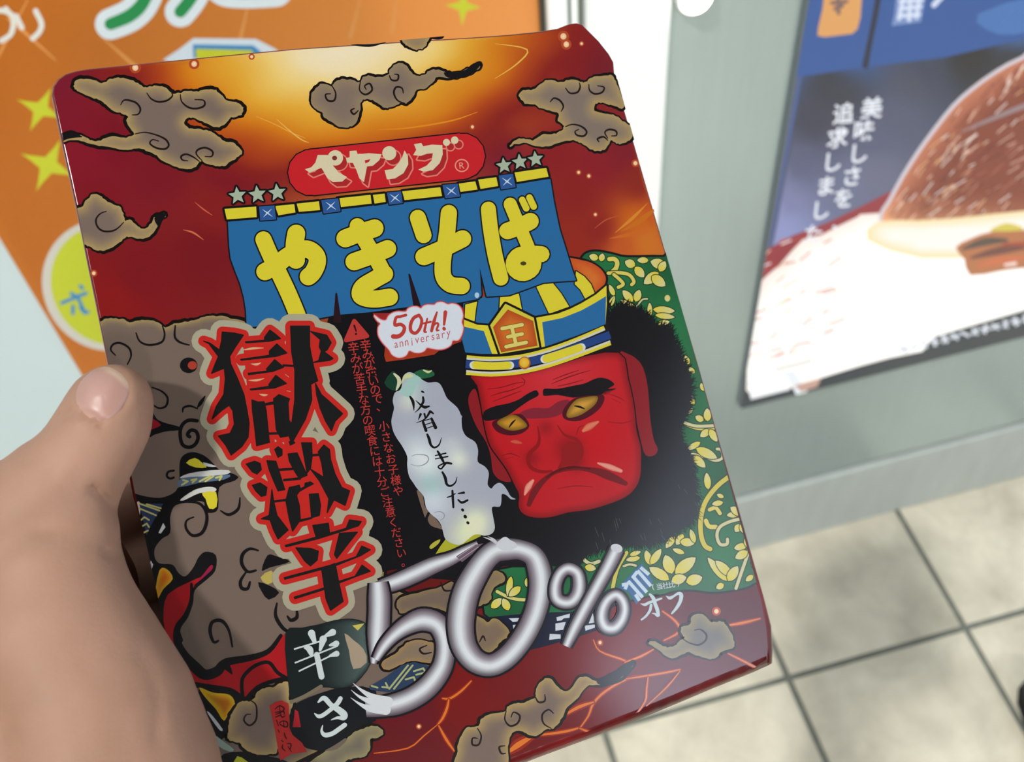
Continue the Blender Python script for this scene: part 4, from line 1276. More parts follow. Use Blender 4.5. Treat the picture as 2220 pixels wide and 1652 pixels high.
KN = [('1', "400,660 530,650 545,770 410,780"), ('1', "930,605 1075,590 1095,700 950,720"), ('1', "1490,540 1610,530 1625,630 1510,645"), ('2', "390,475 520,465 540,575 415,590"), ('2', "870,395 990,380 1015,495 890,515")]
for z_, s_ in SEG: BA.stroke(pts(z_, s_), 10, BK, closed=True, smooth=0, up=False)
BA.flush()
for z_, s_ in SEG: BA.fill(pts(z_, s_), YE, 0, up=False)
BA.flush()
for z_, s_ in KN:
    BA.part('curtain_knot_print')
    p = pts(z_, s_); BA.stroke(p, 5, BK, closed=True, smooth=0); BA.fill(p, (46, 88, 150), 0)
    c = p.mean(0)
    for dx, dy in ((11, 8), (9, -9)):
        BA.stroke(np.array((c - (dx, dy), c, c + (dx, dy))), [.4, 3.2, .4], (196, 214, 230), smooth=0, up=False)
    BA.flush()
def star(cx, cy, r, c, a0=-0.12, k=0.45):
    return np.array([(cx + (r if i % 2 == 0 else r * k) * math.sin(a0 + i * PI / 5), cy - (r if i % 2 == 0 else r * k) * math.cos(a0 + i * PI / 5)) for i in range(10)])
for cx, cy, r in ((514.7, 424, 20), (558, 421.5, 20), (601, 417.5, 20), (1092.6, 359, 18), (1127, 351, 18), (1161, 345, 18)):
    BA.part('star_print')
    BA.stroke(star(cx, cy, r, 0), 8, BK, closed=True, smooth=0); BA.fill(star(cx, cy, r, 0), (166, 180, 158), 0)

def fat(name, lab, strokes, holes=()):
    BA.part(name, lab)
    P = [(pts(z_, s_), zlen(z_, w_)) for z_, s_, w_ in strokes]
    for p, w in P: BA.stroke(p, w + 6.5, BK, smooth=5, up=False)
    BA.flush()
    for p, w in P: BA.stroke(p, w, YE, smooth=5, up=False)
    BA.flush()
    for c, rx_, ry_ in holes: BA.ell(c, rx_, ry_, (70, 62, 30))
fat('lettering_print', 'yellow hiragana ya', [('1', "437,940 500,1085 585,1260 655,1410 730,1590", 138), ('1', "450,1215 540,1165 640,1085 740,1035 820,1025 885,1075 895,1140 860,1220 820,1258", 148), ('1', "717,890 702,1000 715,1115", 152)])
fat('lettering_print', 'yellow hiragana ki', [('1', "1135,932 1260,885 1385,845", 152), ('1', "1210,1130 1350,1080 1495,1020", 148), ('1', "1238,825 1310,960 1390,1090 1465,1230", 132), ('1', "1470,1235 1380,1285 1285,1345 1262,1410 1310,1440 1400,1448 1512,1432", 146)])
fat('lettering_print', 'yellow hiragana so', [('2', "180,755 230,905", 136), ('2', "445,715 430,880 410,1010 392,1150 400,1260 460,1325 555,1338", 138), ('2', "232,1088 390,1020 562,935", 146)])
fat('lettering_print', 'yellow hiragana ba', [('2', "782,682 800,850 840,1080 888,1270", 128), ('2', "968,640 1030,790 1090,930 1135,1040", 112), ('2', "945,868 1050,830 1140,785", 142), ('2', "1075,1150 1080,1146 1088,1143", 292), ('2', "1180,1062 1235,1066", 136), ('2', "1070,603 1105,675", 56), ('2', "1132,583 1168,660", 56)],
    [(pts('2', "1080,1145")[0], 6.5, 4.5)])

# ---- red lozenge with cream katakana
BA.part('logo_print', 'red lozenge with cream katakana lettering')
BA.stroke(np.array(((674, 374), (1002, 338.5))), 104, BK, smooth=0); BA.stroke(np.array(((674, 374), (1002, 338.5))), 99, (198, 36, 42), smooth=0)
KA = ["790,342 845,325 880,285 900,220 985,220 1000,255 1030,310 1080,370 1150,408 1110,447 1030,452 980,415 950,360 930,330 890,347 830,370",
      "1140,247 1172,240 1172,186 1230,182 1240,214 1340,205 1445,214 1425,265 1370,312 1320,318 1308,380 1295,452 1255,420 1230,350 1200,288 1150,285",
      "1470,350 1540,340 1590,290 1622,235 1640,180 1668,230 1672,300 1632,375 1560,420 1490,428",
      "1714,222 1740,175 1720,128 1782,118 1800,146 1870,132 1962,136 1966,215 1940,290 1880,350 1800,362 1758,345 1830,310 1872,265 1882,205 1830,210 1780,228"]
DT = [(1050, 245, 66), (1510, 205, 60), (1998, 113, 30), (2068, 94, 32)]
off = np.array((8.5, 9.5))
for s_ in KA: BA.stroke(pts('1', s_) + off, 6, (228, 130, 116), closed=True, smooth=0, up=False)
for x, y, r in DT: BA.ell(pts('1', f"{x},{y}")[0] + off, zlen('1', r) + 2.6, zlen('1', r) + 2.6, (228, 130, 116), up=False)
BA.flush()
for s_ in KA: BA.fill(pts('1', s_) + off, (172, 40, 42), 0, up=False)
for x, y, r in DT: BA.ell(pts('1', f"{x},{y}")[0] + off, zlen('1', r), zlen('1', r), (172, 40, 42), up=False)
BA.flush()
for s_ in KA: BA.fill(pts('1', s_), (218, 206, 170), 1, up=False)
for x, y, r in DT: BA.ell(pts('1', f"{x},{y}")[0], zlen('1', r), zlen('1', r), (218, 206, 170), up=False)
BA.flush()
BA.ell(pts('1', "1044,246")[0], 5.5, 5, (130, 50, 44))
BA.fill(pts('1', "1300,266 1350,256 1336,280 1306,292"), (198, 36, 42), 0)
c = pts('2', "555,310")[0]
a = np.linspace(0, 2 * PI, 24, endpoint=False)
BA.stroke(np.stack((c[0] + 14 * np.cos(a), c[1] + 13 * np.sin(a)), 1), 2.6, (232, 150, 130), closed=True, smooth=0)
BA.text('R', c[0], c[1], 20, (232, 160, 140), ang=-0.1)

# ---- anniversary bubble
BA.part('anniversary_print', 'white burst bubble reading 50th! anniversary')
BA.grad(pts('N', "420,420 490,560 480,680 500,745 700,720 1040,665 1120,600 1340,520 1370,420 1375,150 1300,95 1180,90 900,120 560,200 352,200 400,300"), lambda q, d: np.array((150, 40, 40))[None] + np.clip((q[:, 1:] - 700) / 90, 0, 1) * np.array((20, 20, -15))[None], 10, 0)
BB = pts('N', "365,222 440,275 500,282 530,232 580,198 640,185 720,188 745,155 790,132 850,132 890,152 920,122 970,108 1040,110 1070,85 1130,78 1190,105 1240,95 1300,112 1340,155 1360,230 1345,300 1362,360 1350,430 1310,500 1245,505 1225,555 1170,590 1100,605 1030,598 960,585 930,620 880,642 820,640 760,618 730,665 690,690 630,695 570,665 540,615 500,570 450,510 415,440 415,360 440,318 400,282")
BA.stroke(BB, 6, (186, 62, 66), closed=True); BA.fill(BB, (214, 220, 230), 3)
BA.stroke(BB, 2, (226, 180, 184), closed=True)
RD = (186, 62, 54)
for s_, w_ in (("722,222 660,240 612,252 600,335 660,325 705,360 690,420 640,460 580,462", [5, 5, 6, 6, 7, 8]), ("870,225 810,255 775,330 780,400 830,425 880,370 900,280 870,225", [6, 6, 5]),
               ("962,262 940,350 930,405 950,412", [3, 5, 3]), ("905,318 1000,298", [3, 4]), ("1070,190 1035,300 1010,400", [3, 6, 5]), ("1022,350 1065,312 1085,330 1065,390 1090,392", [3, 4, 3]), ("1165,190 1150,330", [7, 4]), ("1148,372 1152,378", [6, 6])):
    BA.stroke(pts('N', s_), [q * 1.25 for q in w_], RD, smooth=4)
p0, p1 = pts('N', "585,565 1230,430")
for i, ch in enumerate('anniversary'):
    f = (i + .5) / 11
    q = p0 + (p1 - p0) * f
    BA.text(ch, q[0], q[1] - (2 if ch == 'y' else 0) * -1, 25, (196, 92, 96), ang=-0.2, shear=0.15, sx=.8, up=False)
BA.flush()

# ---- warning column
BA.part('warning_print', 'small red warning triangle and two columns of red Japanese text')
WR = (186, 56, 52)
TRI = pts('L', "1600,155 1722,298 1522,338")
BA.stroke(TRI, 9, WR, closed=True, smooth=0); BA.fill(TRI, WR, 0)
BA.stroke(pts('L', "1600,200 1618,252"), [4.5, 3], (60, 16, 18), smooth=0); BA.ell(pts('L', "1616,278")[0], 2.4, 2.4, (60, 16, 18))
def column(txt, path, size, rgb, off=0.006):
    p = np.array(path, float)
    seg = np.r_[0, np.cumsum(np.hypot(*np.diff(p, axis=0).T))]
    n = len(txt)
    for i, ch in enumerate(txt):
        t = seg[-1] * (i + .5) / n
        q = np.array((np.interp(t, seg, p[:, 0]), np.interp(t, seg, p[:, 1])))
        q2 = np.array((np.interp(t + 2, seg, p[:, 0]), np.interp(t + 2, seg, p[:, 1])))
        d = q2 - q
        if ch in '、。': q = q + np.array((5.0, -3.0))
        BA.text(ch, q[0], q[1], size[0] + (size[1] - size[0]) * i / n, rgb, ang=-0.12, off=off, up=False)
    BA.flush()
column('辛みが強いので、', ((790, 738), (806, 810), (824, 893)), (26, 25), WR, .005)
column('小さなお子様や', ((830, 912), (846, 990), (866, 1076)), (24, 24), WR, .005)
column('辛みが苦手な方の喫食には十分ご注意ください。', ((764, 742), (800, 925), (832, 1060), (862, 1165), (878, 1232)), (26, 23), WR, .003)

# ---- smoke banner with brush writing
BA.part('speech_print', 'grey smoke banner with black brush writing')
BA.fill(pts('N', "560,860 600,860 660,960 640,1060 560,1060 480,980"), (24, 62, 44), 2)
BA.fill(pts('N', "800,880 900,830 1020,850 1040,900 940,930 840,930"), (36, 96, 62), 2)
BA.stroke(pts('N', "590,880 640,930 645,990 615,1060"), [4, 8, 8, 3], (206, 204, 170))
BA.stroke(pts('N', "920,838 970,860 1010,845"), [3, 5, 2], (206, 204, 150))
SPB = np.concatenate((pts('N', "600,1090 575,1180 590,1260 572,1340 560,1420 580,1520 620,1600"), pts('O', "470,340 530,460 530,560 550,680 600,760 640,820 710,900 730,980 745,1040 800,1110 870,1170 910,1230 930,1300 960,1390 1050,1442 1130,1450 1200,1400 1270,1345 1330,1335 1400,1350 1480,1325 1512,1260 1495,1150 1480,1030 1565,1025 1585,960 1590,885 1640,895 1690,940 1745,940 1690,910 1650,840 1600,775 1550,758 1500,790 1470,822 1430,770 1445,650 1400,575 1320,520 1325,400 1290,300 1190,235 1145,140 1140,0"), pts('N', "1350,1370 1300,1260 1190,1160 1150,1080 1110,1000 1060,972 980,978 930,960 870,920 800,870 740,865 690,910 680,990 660,1060")))
def smoke(q, d):
    c = np.array((168, 172, 186))[None] * np.ones((len(q), 1))
    for x, y, r, k in ((885, 870, 22, (34, 34, 14)), (905, 980, 40, (34, 38, 30)), (930, 1010, 36, (34, 36, 28)), (995, 998, 22, (46, 48, 22)), (940, 1085, 40, (38, 40, 36)), (1035, 1130, 30, (50, 50, 10)), (1010, 1165, 40, (46, 46, 6)),
                       (935, 1050, 26, (-30, -6, -16)), (1010, 1145, 22, (0, 4, -6)), (895, 835, 22, (4, 26, 10)), (980, 965, 24, (20, 22, 14))):
        c = c + np.exp(-((q - (x, y)) ** 2).sum(1) / r ** 2)[:, None] * np.array(k)[None]
    return np.clip(c, 0, 226)
BA.fill(pts('O', "640,840 700,860 720,1000 760,1060 860,1170 920,1260 900,1280 800,1250 740,1170 700,1060 650,900"), (118, 98, 84), 2)
BA.stroke(pts('O', "770,1100 745,1170 790,1250 900,1290"), 6, BK)
BA.fill(pts('O', "780,1470 830,1420 900,1390 880,1440 800,1500"), (176, 174, 60), 2)
BA.fill(pts('O', "825,1590 900,1470 960,1390 1100,1440 1230,1370 1300,1315 1360,1350 1280,1420 1000,1530"), (172, 172, 44), 1)
BA.stroke(pts('O', "830,1600 1000,1540 1150,1470 1300,1400 1400,1350 1480,1340"), [3, 6, 7, 6, 3], BK)
BA.grad(SPB, smoke, 8.0)
BA.fill(pts('N', "640,1080 720,1000 780,900 850,900 900,950 830,1020 800,1110 740,1140"), (160, 196, 188), 2)
BA.fill(pts('N', "665,1000 690,920 740,872 800,890 790,920 720,930 690,960"), (204, 206, 150), 2)
for s_ in ("580,460 640,440 740,450 770,490 740,540 660,570 570,550", "830,1090 900,1080 945,1110 940,1150 900,1180"):
    BA.stroke(pts('O', s_), [1, 2.5, 2.5, 1], (150, 156, 164), smooth=4)
IK = (20, 20, 22)
Z7 = (880, 820, 4.86)
ZONES['Z'] = Z7
for s_, w_ in (("45,195 75,250 85,340", [4, 6, 1]), ("170,140 188,148", [4, 3]), ("180,200 182,250 140,320 95,360", [4, 5, 3, 1]), ("105,235 160,285 200,305 245,295", [1, 4, 6, 3]),
               ("155,380 130,440", [5, 1]), ("195,375 205,420", [4, 3]), ("255,350 200,430 110,470", [5, 3, 1]), ("265,355 288,372", [5, 3]), ("180,460 212,552", [5, 6]), ("270,425 312,520", [5, 7]), ("180,450 270,425", 2), ("200,490 280,465", 2), ("212,530 300,500", 2),
               ("225,592 245,640 262,700 300,730 350,700 375,625", [4, 6, 5, 4, 3, 1]), ("335,770 370,830 400,890", [4, 6, 4]), ("310,815 420,790", [2, 3]), ("310,850 440,825", [2, 3]), ("400,895 340,930 370,955 400,920 425,893 480,900", [3, 3, 3, 4, 5, 4]),
               ("385,990 415,1050 430,1115 470,1135 520,1100 540,1040", [4, 6, 5, 4, 3, 1]), ("490,1185 495,1270 500,1360", [4, 5, 4]), ("435,1255 480,1240 520,1215", [2, 3, 2]), ("550,1215 610,1205", [2, 5]), ("550,1280 590,1310 650,1285", [3, 5, 4]),
               ("595,1385 600,1392", 6), ("622,1455 628,1462", 7), ("650,1520 656,1526", 6)):
    BA.stroke(pts('Z', s_), w_ if np.isscalar(w_) else [q * 1.1 for q in w_], IK, smooth=4, up=False)
BA.flush()

# ---- the big black and red brush kanji
BLK = (26, 27, 26)
KJ1 = [('L', "355,260 470,270 555,290 480,400 425,490 435,560 500,700 560,850 590,1000 610,1120 600,1250 540,1340 440,1420 390,1330 320,1240 430,1215 470,1130 455,1000 420,950 350,1000 260,1080 300,960 370,850 385,700 375,600 255,650 290,560 320,490 230,370 180,345 240,365 330,430 350,340"),
       ('L', "575,352 755,338 755,310 805,242 850,275 905,322 800,347 580,362"), ('L', "530,518 800,480 800,440 870,372 965,458 860,490 535,526"), ('L', "600,650 778,628 775,606 850,520 935,592 830,632 605,662"), ('L', "620,798 800,772 795,755 860,668 960,745 850,787 625,806"),
       ('L', "635,900 690,920 750,918 770,1000 785,1150 800,1300 680,1332 660,1150 640,1000"), ('L', "745,938 845,918 860,934 760,950"), ('L', "790,1212 900,1208 900,1220 790,1224"),
       ('L', "840,890 890,850 990,890 975,930 985,1090 1010,1130 975,1240 905,1252 865,1180"), ('L', "1000,205 1178,205 1180,400 1215,580 1255,720 1190,752 1200,900 1140,1080 1010,1310 985,1240 1010,1130 1040,900 1040,620 1010,450"),
       ('L', "1235,745 1290,850 1370,920 1490,1030 1420,1100 1385,1190 1330,1100 1280,980 1245,850"), ('L', "1190,255 1340,290 1382,360 1345,428 1315,445 1400,510 1370,526 1210,548 1265,530 1290,440 1270,400 1280,330"), ('L', "930,570 1030,575 1030,584 930,580")]
KJ2 = [('M', "305,190 380,165 430,185 440,240 400,280 360,260"), ('M', "360,380 430,360 490,400 480,470 440,480 390,430"), ('M', "535,420 550,520 580,650 680,780 590,862 550,780 518,690 440,680 510,650"), ('M', "490,160 570,165 600,260 650,420 590,430 550,340 510,240"), ('M', "560,60 590,35 625,60 625,110 590,130"),
       ('M', "680,100 760,90 800,180 850,290 780,320 730,240 690,160"), ('M', "600,235 720,228 720,240 600,248"), ('M', "640,328 790,312 790,326 640,340"), ('M', "690,400 780,380 790,420 755,470 780,560 790,690 720,790 690,680 660,520"), ('M', "560,520 700,500 700,514 560,530"), ('M', "740,440 830,392 832,362 880,350 905,368 845,398 750,452"),
       ('M', "870,460 950,455 970,560 960,650 890,670 880,560"), ('M', "790,690 890,668 890,678 790,704"), ('M', "800,0 890,0 895,120 880,230 850,270 830,160"), ('M', "950,80 1000,20 1050,60 1060,150 1100,280 1160,400 1230,430 1190,560 1090,510 1030,625 1045,500 960,340 880,235 1000,310 980,180"), ('M', "890,105 960,100 960,112 890,118"), ('M', "690,-10 720,-20 740,0 700,20")]
KJ3 = [('M', "900,740 1040,720 1050,800 930,840"), ('M', "655,918 950,840 1200,765 1230,690 1335,705 1310,742 1200,780 950,858 660,932"), ('M', "1140,810 1300,800 1220,900 1115,1035 1095,1000"), ('M', "750,940 880,945 950,970 940,1050 880,1102 830,1060"), ('M', "645,1208 1100,1085 1290,1020 1340,925 1415,958 1330,1010 1100,1102 650,1222"),
       ('M', "735,1382 1000,1300 1000,1314 740,1396"), ('M', "980,1130 1100,1080 1110,1130 1140,1280 1172,1420 1060,1500 1020,1400"), ('M', "1135,1240 1280,1195 1342,1095 1415,1150 1300,1192 1140,1254")]
def brush(lab, groups, first):
    P = [pts(z_, s_) for z_, s_ in groups]
    return P
ALLK = [(lab, brush(lab, g, 0)) for lab, g in (('large black kanji with a red edge, uppermost of three', KJ1), ('black kanji with a red edge, middle of three', KJ2), ('black kanji with a red edge, lowest of three', KJ3))]
BA.part('kanji_border_print', 'grey border around the three black kanji')
for lab, P in ALLK:
    for p in P:
        BA.stroke(p, 53, (170, 164, 140), closed=True, smooth=0, up=False); BA.fill(p, (170, 164, 140), 0, up=False)
BA.flush()
BA.part('kanji_border_print', 'red border around the three black kanji')
for lab, P in ALLK:
    for p in P:
        BA.stroke(p, 24, (196, 40, 34), closed=True, smooth=0, up=False); BA.fill(p, (196, 40, 34), 0, up=False)
BA.fill(pts('L', "545,300 930,300 1000,560 1040,900 990,1180 700,1240 600,900"), (196, 40, 34), 0, up=False)
BA.fill(pts('M', "480,160 900,90 1000,560 900,700 700,780 560,560"), (196, 40, 34), 0, up=False)
BA.flush()
for s_ in ("550,430 640,415 745,410", "625,560 680,565 720,550", "605,715 680,715 750,698", "705,845 750,855 785,850", "950,660 985,685", "965,815 1000,820"):
    BA.stroke(pts('L', s_), [1, 5, 1], (214, 168, 130))
for lab, P in ALLK:
    BA.part('kanji_print', lab)
    for p in P:
        BA.fill(p, BLK, 0, up=False); BA.stroke(p, 2.6, BLK, closed=True, smooth=0, up=False)
    BA.flush()

# ---- bottom clouds and panels
BA.part('cloud_print', 'small taupe cloud at the lower right corner')
BA.cloud('U', "880,190 940,165 950,115 1010,95 1060,130 1085,155 1160,150 1195,190 1222,235 1245,310 1215,340 1150,360 1130,390 1080,410 1000,390 930,360 880,378 800,402 720,345 650,295 700,290 770,325 830,318 870,280 900,265 880,230",
  ("890,270 940,300 1000,310 1045,280 1050,240 1010,205 970,210",), w=6, inner=(112, 108, 104), rim=(150, 136, 100))
BA.part('cloud_print', 'taupe cloud with a long black tail at the bottom edge')
BA.cloud('S', "700,1180 705,1050 720,950 770,840 830,830 880,820 900,770 980,720 1080,712 1110,670 1160,640 1240,632 1330,592 1340,520 1400,450 1450,440 1510,500 1560,540 1620,520 1680,440 1750,430 1840,460 1960,400 2110,310 2112,340 2000,450 1850,490 1750,500 1680,590 1590,670 1540,770 1480,840 1420,850 1350,900 1280,890 1220,860 1150,880 1120,950 1115,1110 1100,1200",
  ("870,840 900,900 880,970 830,970 830,920 870,920", "1100,700 1090,770 1130,820 1190,800 1210,740 1160,710 1140,750", "1330,580 1360,630 1410,620 1410,570", "1480,720 1440,690 1390,730 1400,800 1460,840", "1090,980 1045,990 1060,1040 1095,1040"), w=6)
BA.fill(pts('S', "1830,448 1960,395 2110,305 2118,335 2000,450 1860,492"), BK)
BA.part('cloud_print', 'grey cloud under the last hiragana at the bottom edge')
BA.cloud('R', "1340,1720 1380,1640 1500,1560 1600,1500 1700,1440 1760,1390 1850,1350 1950,1330 2025,1360 2020,1410 1960,1440 1910,1450 1910,1540 1860,1600 1780,1620 1700,1640 1600,1720", (), w=6, inner=(110, 102, 92), rim=(150, 140, 100))

BA.part('caption_panel_print', 'dark panels with white mincho lettering')
PAN = (25, 32, 32)
BA.grad(pts('R', "1150,500 1300,450 1450,420 1600,380 1760,370 1880,420 1900,560 1920,760 1780,950 1650,1000 1480,985 1330,1060 1215,1105 1180,980"), lambda q, d: np.array((25, 32, 32))[None] + np.clip((q[:, :1] - 690) / 110, 0, 1) * np.array((62, 74, 70))[None] * np.clip(d / 10, 0, 1)[:, None], 8)
BA.fill(pts('R', "1680,500 1760,560 1850,640 1880,760 1760,820 1720,650"), (168, 150, 128), 2)
BA.fill(pts('R', "1750,430 1860,410 1800,475"), (200, 188, 90), 1)
BA.fill(pts('R', "1200,1180 1280,1110 1480,1030 1700,980 1960,1010 1960,1280 1850,1320 1700,1430 1520,1545 1345,1530 1240,1440 1190,1360"), (21, 24, 28), 2)
BA.stroke(pts('R', "1510,1550 1600,1520 1690,1450"), [2, 10, 6], (110, 98, 84))
BA.stroke(pts('R', "1205,1115 1330,1060 1470,975"), 8, (120, 110, 90))
WH = (206, 216, 216)
for s_, w_ in (("1385,500 1412,575", [16, 9]), ("1500,528 1575,490", [5, 15]), ("1228,642 1500,560", 3.6), ("1550,606 1608,590", [5, 13]), ("1235,765 1620,612", 3.4), ("1270,840 1560,700", 3.4), ("1550,700 1610,682", [5, 13]), ("1320,630 1365,640 1385,690", [3, 15, 9]), ("1490,552 1462,650", [16, 6]), ("1432,690 1475,888", [12, 13])):
    BA.stroke(pts('R', s_), w_, WH, smooth=4, ends=not np.isscalar(w_))
for s_, w_ in (("1250,405 1330,330 1400,340 1520,470 1680,570 1790,670 1770,740 1650,730 1520,775", [4, 9, 11, 11, 14, 15, 10, 6, 2]), ("1710,330 1640,440 1480,580 1340,680 1250,700 1170,640", [10, 10, 9, 9, 8, 2]), ("1340,890 1320,1010 1390,1090 1540,1060 1690,960 1800,880", [2, 6, 10, 10, 10, 10])):
    BA.stroke(pts('V', s_), w_, WH, smooth=5)
BA.part('seal_print', 'red seal with dark characters at the bottom')
BA.fill(pts('R', "1010,1150 1060,1115 1120,1100 1180,1130 1190,1290 1185,1340 1215,1410 1300,1480 1345,1560 1210,1580 1105,1640 1085,1540 1060,1380"), (190, 46, 44), 1)
BA.fill(pts('R', "1235,1180 1265,1200 1290,1340 1215,1340 1230,1250"), (176, 34, 44), 1)
for i, s_ in enumerate(("350,550 440,480 540,540 470,620 360,660", "350,620 520,600 540,660", "440,500 470,700", "360,720 460,680 500,720 560,690", "440,840 500,800 600,820 600,920 500,900 450,860", "380,780 420,900", "520,800 540,930", "410,980 440,1040",
                        "540,1040 560,1120 590,1170", "480,1200 520,1230", "510,1290 500,1360 560,1420", "600,1270 680,1280 660,1400", "620,1330 690,1440")):
    BA.stroke(pts('V', s_), [2, 3.4, 2], (72, 14, 18))
# ---- silver 50%
BA.part('smoke_print', 'taupe smoke wisps seen through the silver zero')
BA.cloud('5', "1060,690 1075,560 1140,470 1190,405 1260,385 1310,430 1305,480 1240,515 1205,570 1190,640 1130,670", (), w=5, inner=(132, 112, 90), rim=(150, 128, 84), reach=12)
BA.cloud('5', "1040,770 1130,795 1175,822 1230,788 1300,828 1352,890 1330,955 1265,1000 1240,1050 1170,1085 1090,1060 1040,900", ("1100,990 1130,940 1150,980",), w=5, inner=(126, 106, 88), rim=(156, 134, 84), reach=12)
BA.cloud('5', "400,640 480,590 620,560 760,520 880,480 900,640 860,740 700,700 520,730 420,740", ("770,480 800,550 870,550",), w=5, inner=(116, 98, 86), rim=(136, 116, 82), reach=12)
BA.cloud('5', "270,1160 380,1090 450,1020 520,980 640,980 720,1020 720,1160 640,1170 520,1150 420,1190 300,1230", ("650,1020 590,1050 620,1090 690,1080",), w=5, inner=(134, 116, 96), rim=(160, 128, 84), reach=12)
BA.part('sash_print', 'navy sash with pale stripes seen through the silver five')
BA.fill(pts('5', "160,1370 300,1290 430,1190 540,1160 650,1190 690,1210 640,1290 520,1380 320,1420 170,1400"), (44, 62, 92), 1)
for s_ in ("330,1390 490,1190", "370,1390 530,1190", "540,1240 620,1215 640,1250 560,1270", "470,1310 540,1290 550,1320", "180,1365 230,1380", "270,1375 320,1380 300,1340"):
    BA.stroke(pts('5', s_), 4, (170, 176, 120), smooth=0)
BA.part('brocade_flower_print', 'yellow flower on green seen through the silver zero')
p = pts('5', "1250,560 1340,605 1430,628 1530,632"); BA.stroke(p, 10, (26, 50, 28), smooth=4); BA.stroke(p, 7, (206, 200, 120), smooth=4)
for s_ in ("1340,600 1370,430 32", "1350,600 1450,520 38", "1290,620 1200,700 40", "1300,620 1350,720 40", "1520,700 1500,740 30", "1500,520 1510,440 24"):
    a_, b_, w_ = s_.split(); BA.petal('5', a_ + ' ' + b_, float(w_))
BA.part('percent_print', 'silver painted figures reading 50 percent')
PRF = [(78, 68, 76), (128, 122, 128), (178, 180, 186), (220, 224, 230), (228, 232, 236), (196, 196, 202), (152, 146, 154), (120, 108, 118), (76, 62, 72)]
PRG = PRF[::-1]
def silver(z, s_, w_, prof, closed=False):
    p = pts(z, s_)
    w = 1.12 * np.array(w_ if not np.isscalar(w_) else [w_]) / ZONES[z][2]
    wl = w.tolist() if len(w) > 1 else float(w[0])
    BA.stroke(p, [q + 9 for q in w] if len(w) > 1 else wl + 9, (24, 22, 28), closed=closed, smooth=5, ends=len(w) == 1)
    BA.tube(p, wl, prof, 6, closed)
silver('5', "1090,165 980,215 860,280 700,340 560,405 400,475 250,525", [70, 80, 100, 128, 135, 130, 110], PRG)
silver('5', "235,480 245,600 245,740 235,900 220,1030 195,1175", [135, 165, 165, 165, 125, 45], PRF[::-1])
silver('5', "215,1140 280,1030 370,930 480,850 610,800 730,830 790,920 810,1040 790,1180 730,1290 640,1390 520,1470 390,1520 260,1545 130,1560", [60, 90, 110, 140, 170, 165, 150, 145, 150, 160, 165, 165, 165, 150, 130], PRG)
for k_, s_ in enumerate(("20,1340 90,1400 190,1460 320,1500", "5,1400 80,1460 180,1500 300,1530", "0,1465 80,1520 170,1560 300,1570")):
    BA.stroke(pts('5', s_), [0.6, 6, 14, 22], (216, 220, 224), smooth=5)
BA.fill(pts('5', "900,260 1060,160 1130,150 1090,200 950,310"), (110, 92, 104), 1)
for s_ in ("930,290 1090,180", "915,265 1060,165"): BA.stroke(pts('5', s_), [1, 3, 1], (196, 180, 190), smooth=0)
ZR = "1330,200 1450,205 1560,260 1610,380 1620,520 1590,690 1530,850 1440,1000 1320,1130 1190,1190 1060,1150 970,1030 940,880 950,720 990,560 1060,420 1140,300 1230,220"
silver('5', ZR, [168, 150, 160, 175, 170, 165, 165, 165, 165, 165, 175, 190, 200, 205, 200, 190, 175, 168], PRF, True)
BA.fill(pts('5', "1240,170 1290,105 1330,95 1360,120 1400,140 1420,180 1330,220"), (206, 210, 216), 2)
for s_ in ("1130,95 1200,120 1240,150", "1170,90 1220,115 1250,145"): BA.stroke(pts('5', s_), [.6, 4, 3], (200, 200, 204))
silver('P', "780,415 850,460 870,560 850,660 790,730 710,735 650,690 640,590 670,490 720,430", [105, 105, 110, 110, 108, 108, 110, 105, 100, 100], PRF, True)
silver('P', "1232,222 1150,390 1040,590 930,790 830,980 745,1160", [122, 118, 112, 108, 104, 78], PRF[::-1])
BA.ell(pts('P', "1230,215")[0], 13, 9, (206, 208, 214), ang=0.3)
silver('P', "1225,668 1285,720 1305,810 1275,910 1210,980 1130,975 1090,900 1100,800 1150,710", [95, 92, 92, 98, 108, 110, 105, 98, 92], PRF, True)
BA.part('off_print', 'pale blue katakana reading off with a small note above')
PB = (190, 208, 214)
for s_, w_ in (("95,985 200,1010 300,960 480,900 600,860", [1, 6, 6, 5, 4]), ("320,760 400,850 450,1000 500,1130 520,1270 440,1230 370,1215", [5, 8, 8, 8, 7, 4, 1]), ("350,1020 320,1150 230,1280 120,1370", [6, 6, 5, 4]),
               ("710,800 800,850 900,800 1000,740 1070,770 1060,900 980,1060 850,1220", [1, 7, 5, 6, 9, 8, 7, 4])):
    BA.stroke(pts('W', s_), w_, PB, smooth=5)
p0, p1 = pts('W', "400,590 1000,500")
for i, ch in enumerate('(当社比)'):
    q = p0 + (p1 - p0) * i / 4.0
    BA.text(ch, q[0], q[1], 15, (200, 206, 214), ang=-0.18, off=.012, up=False)
BA.flush()
BA.done()

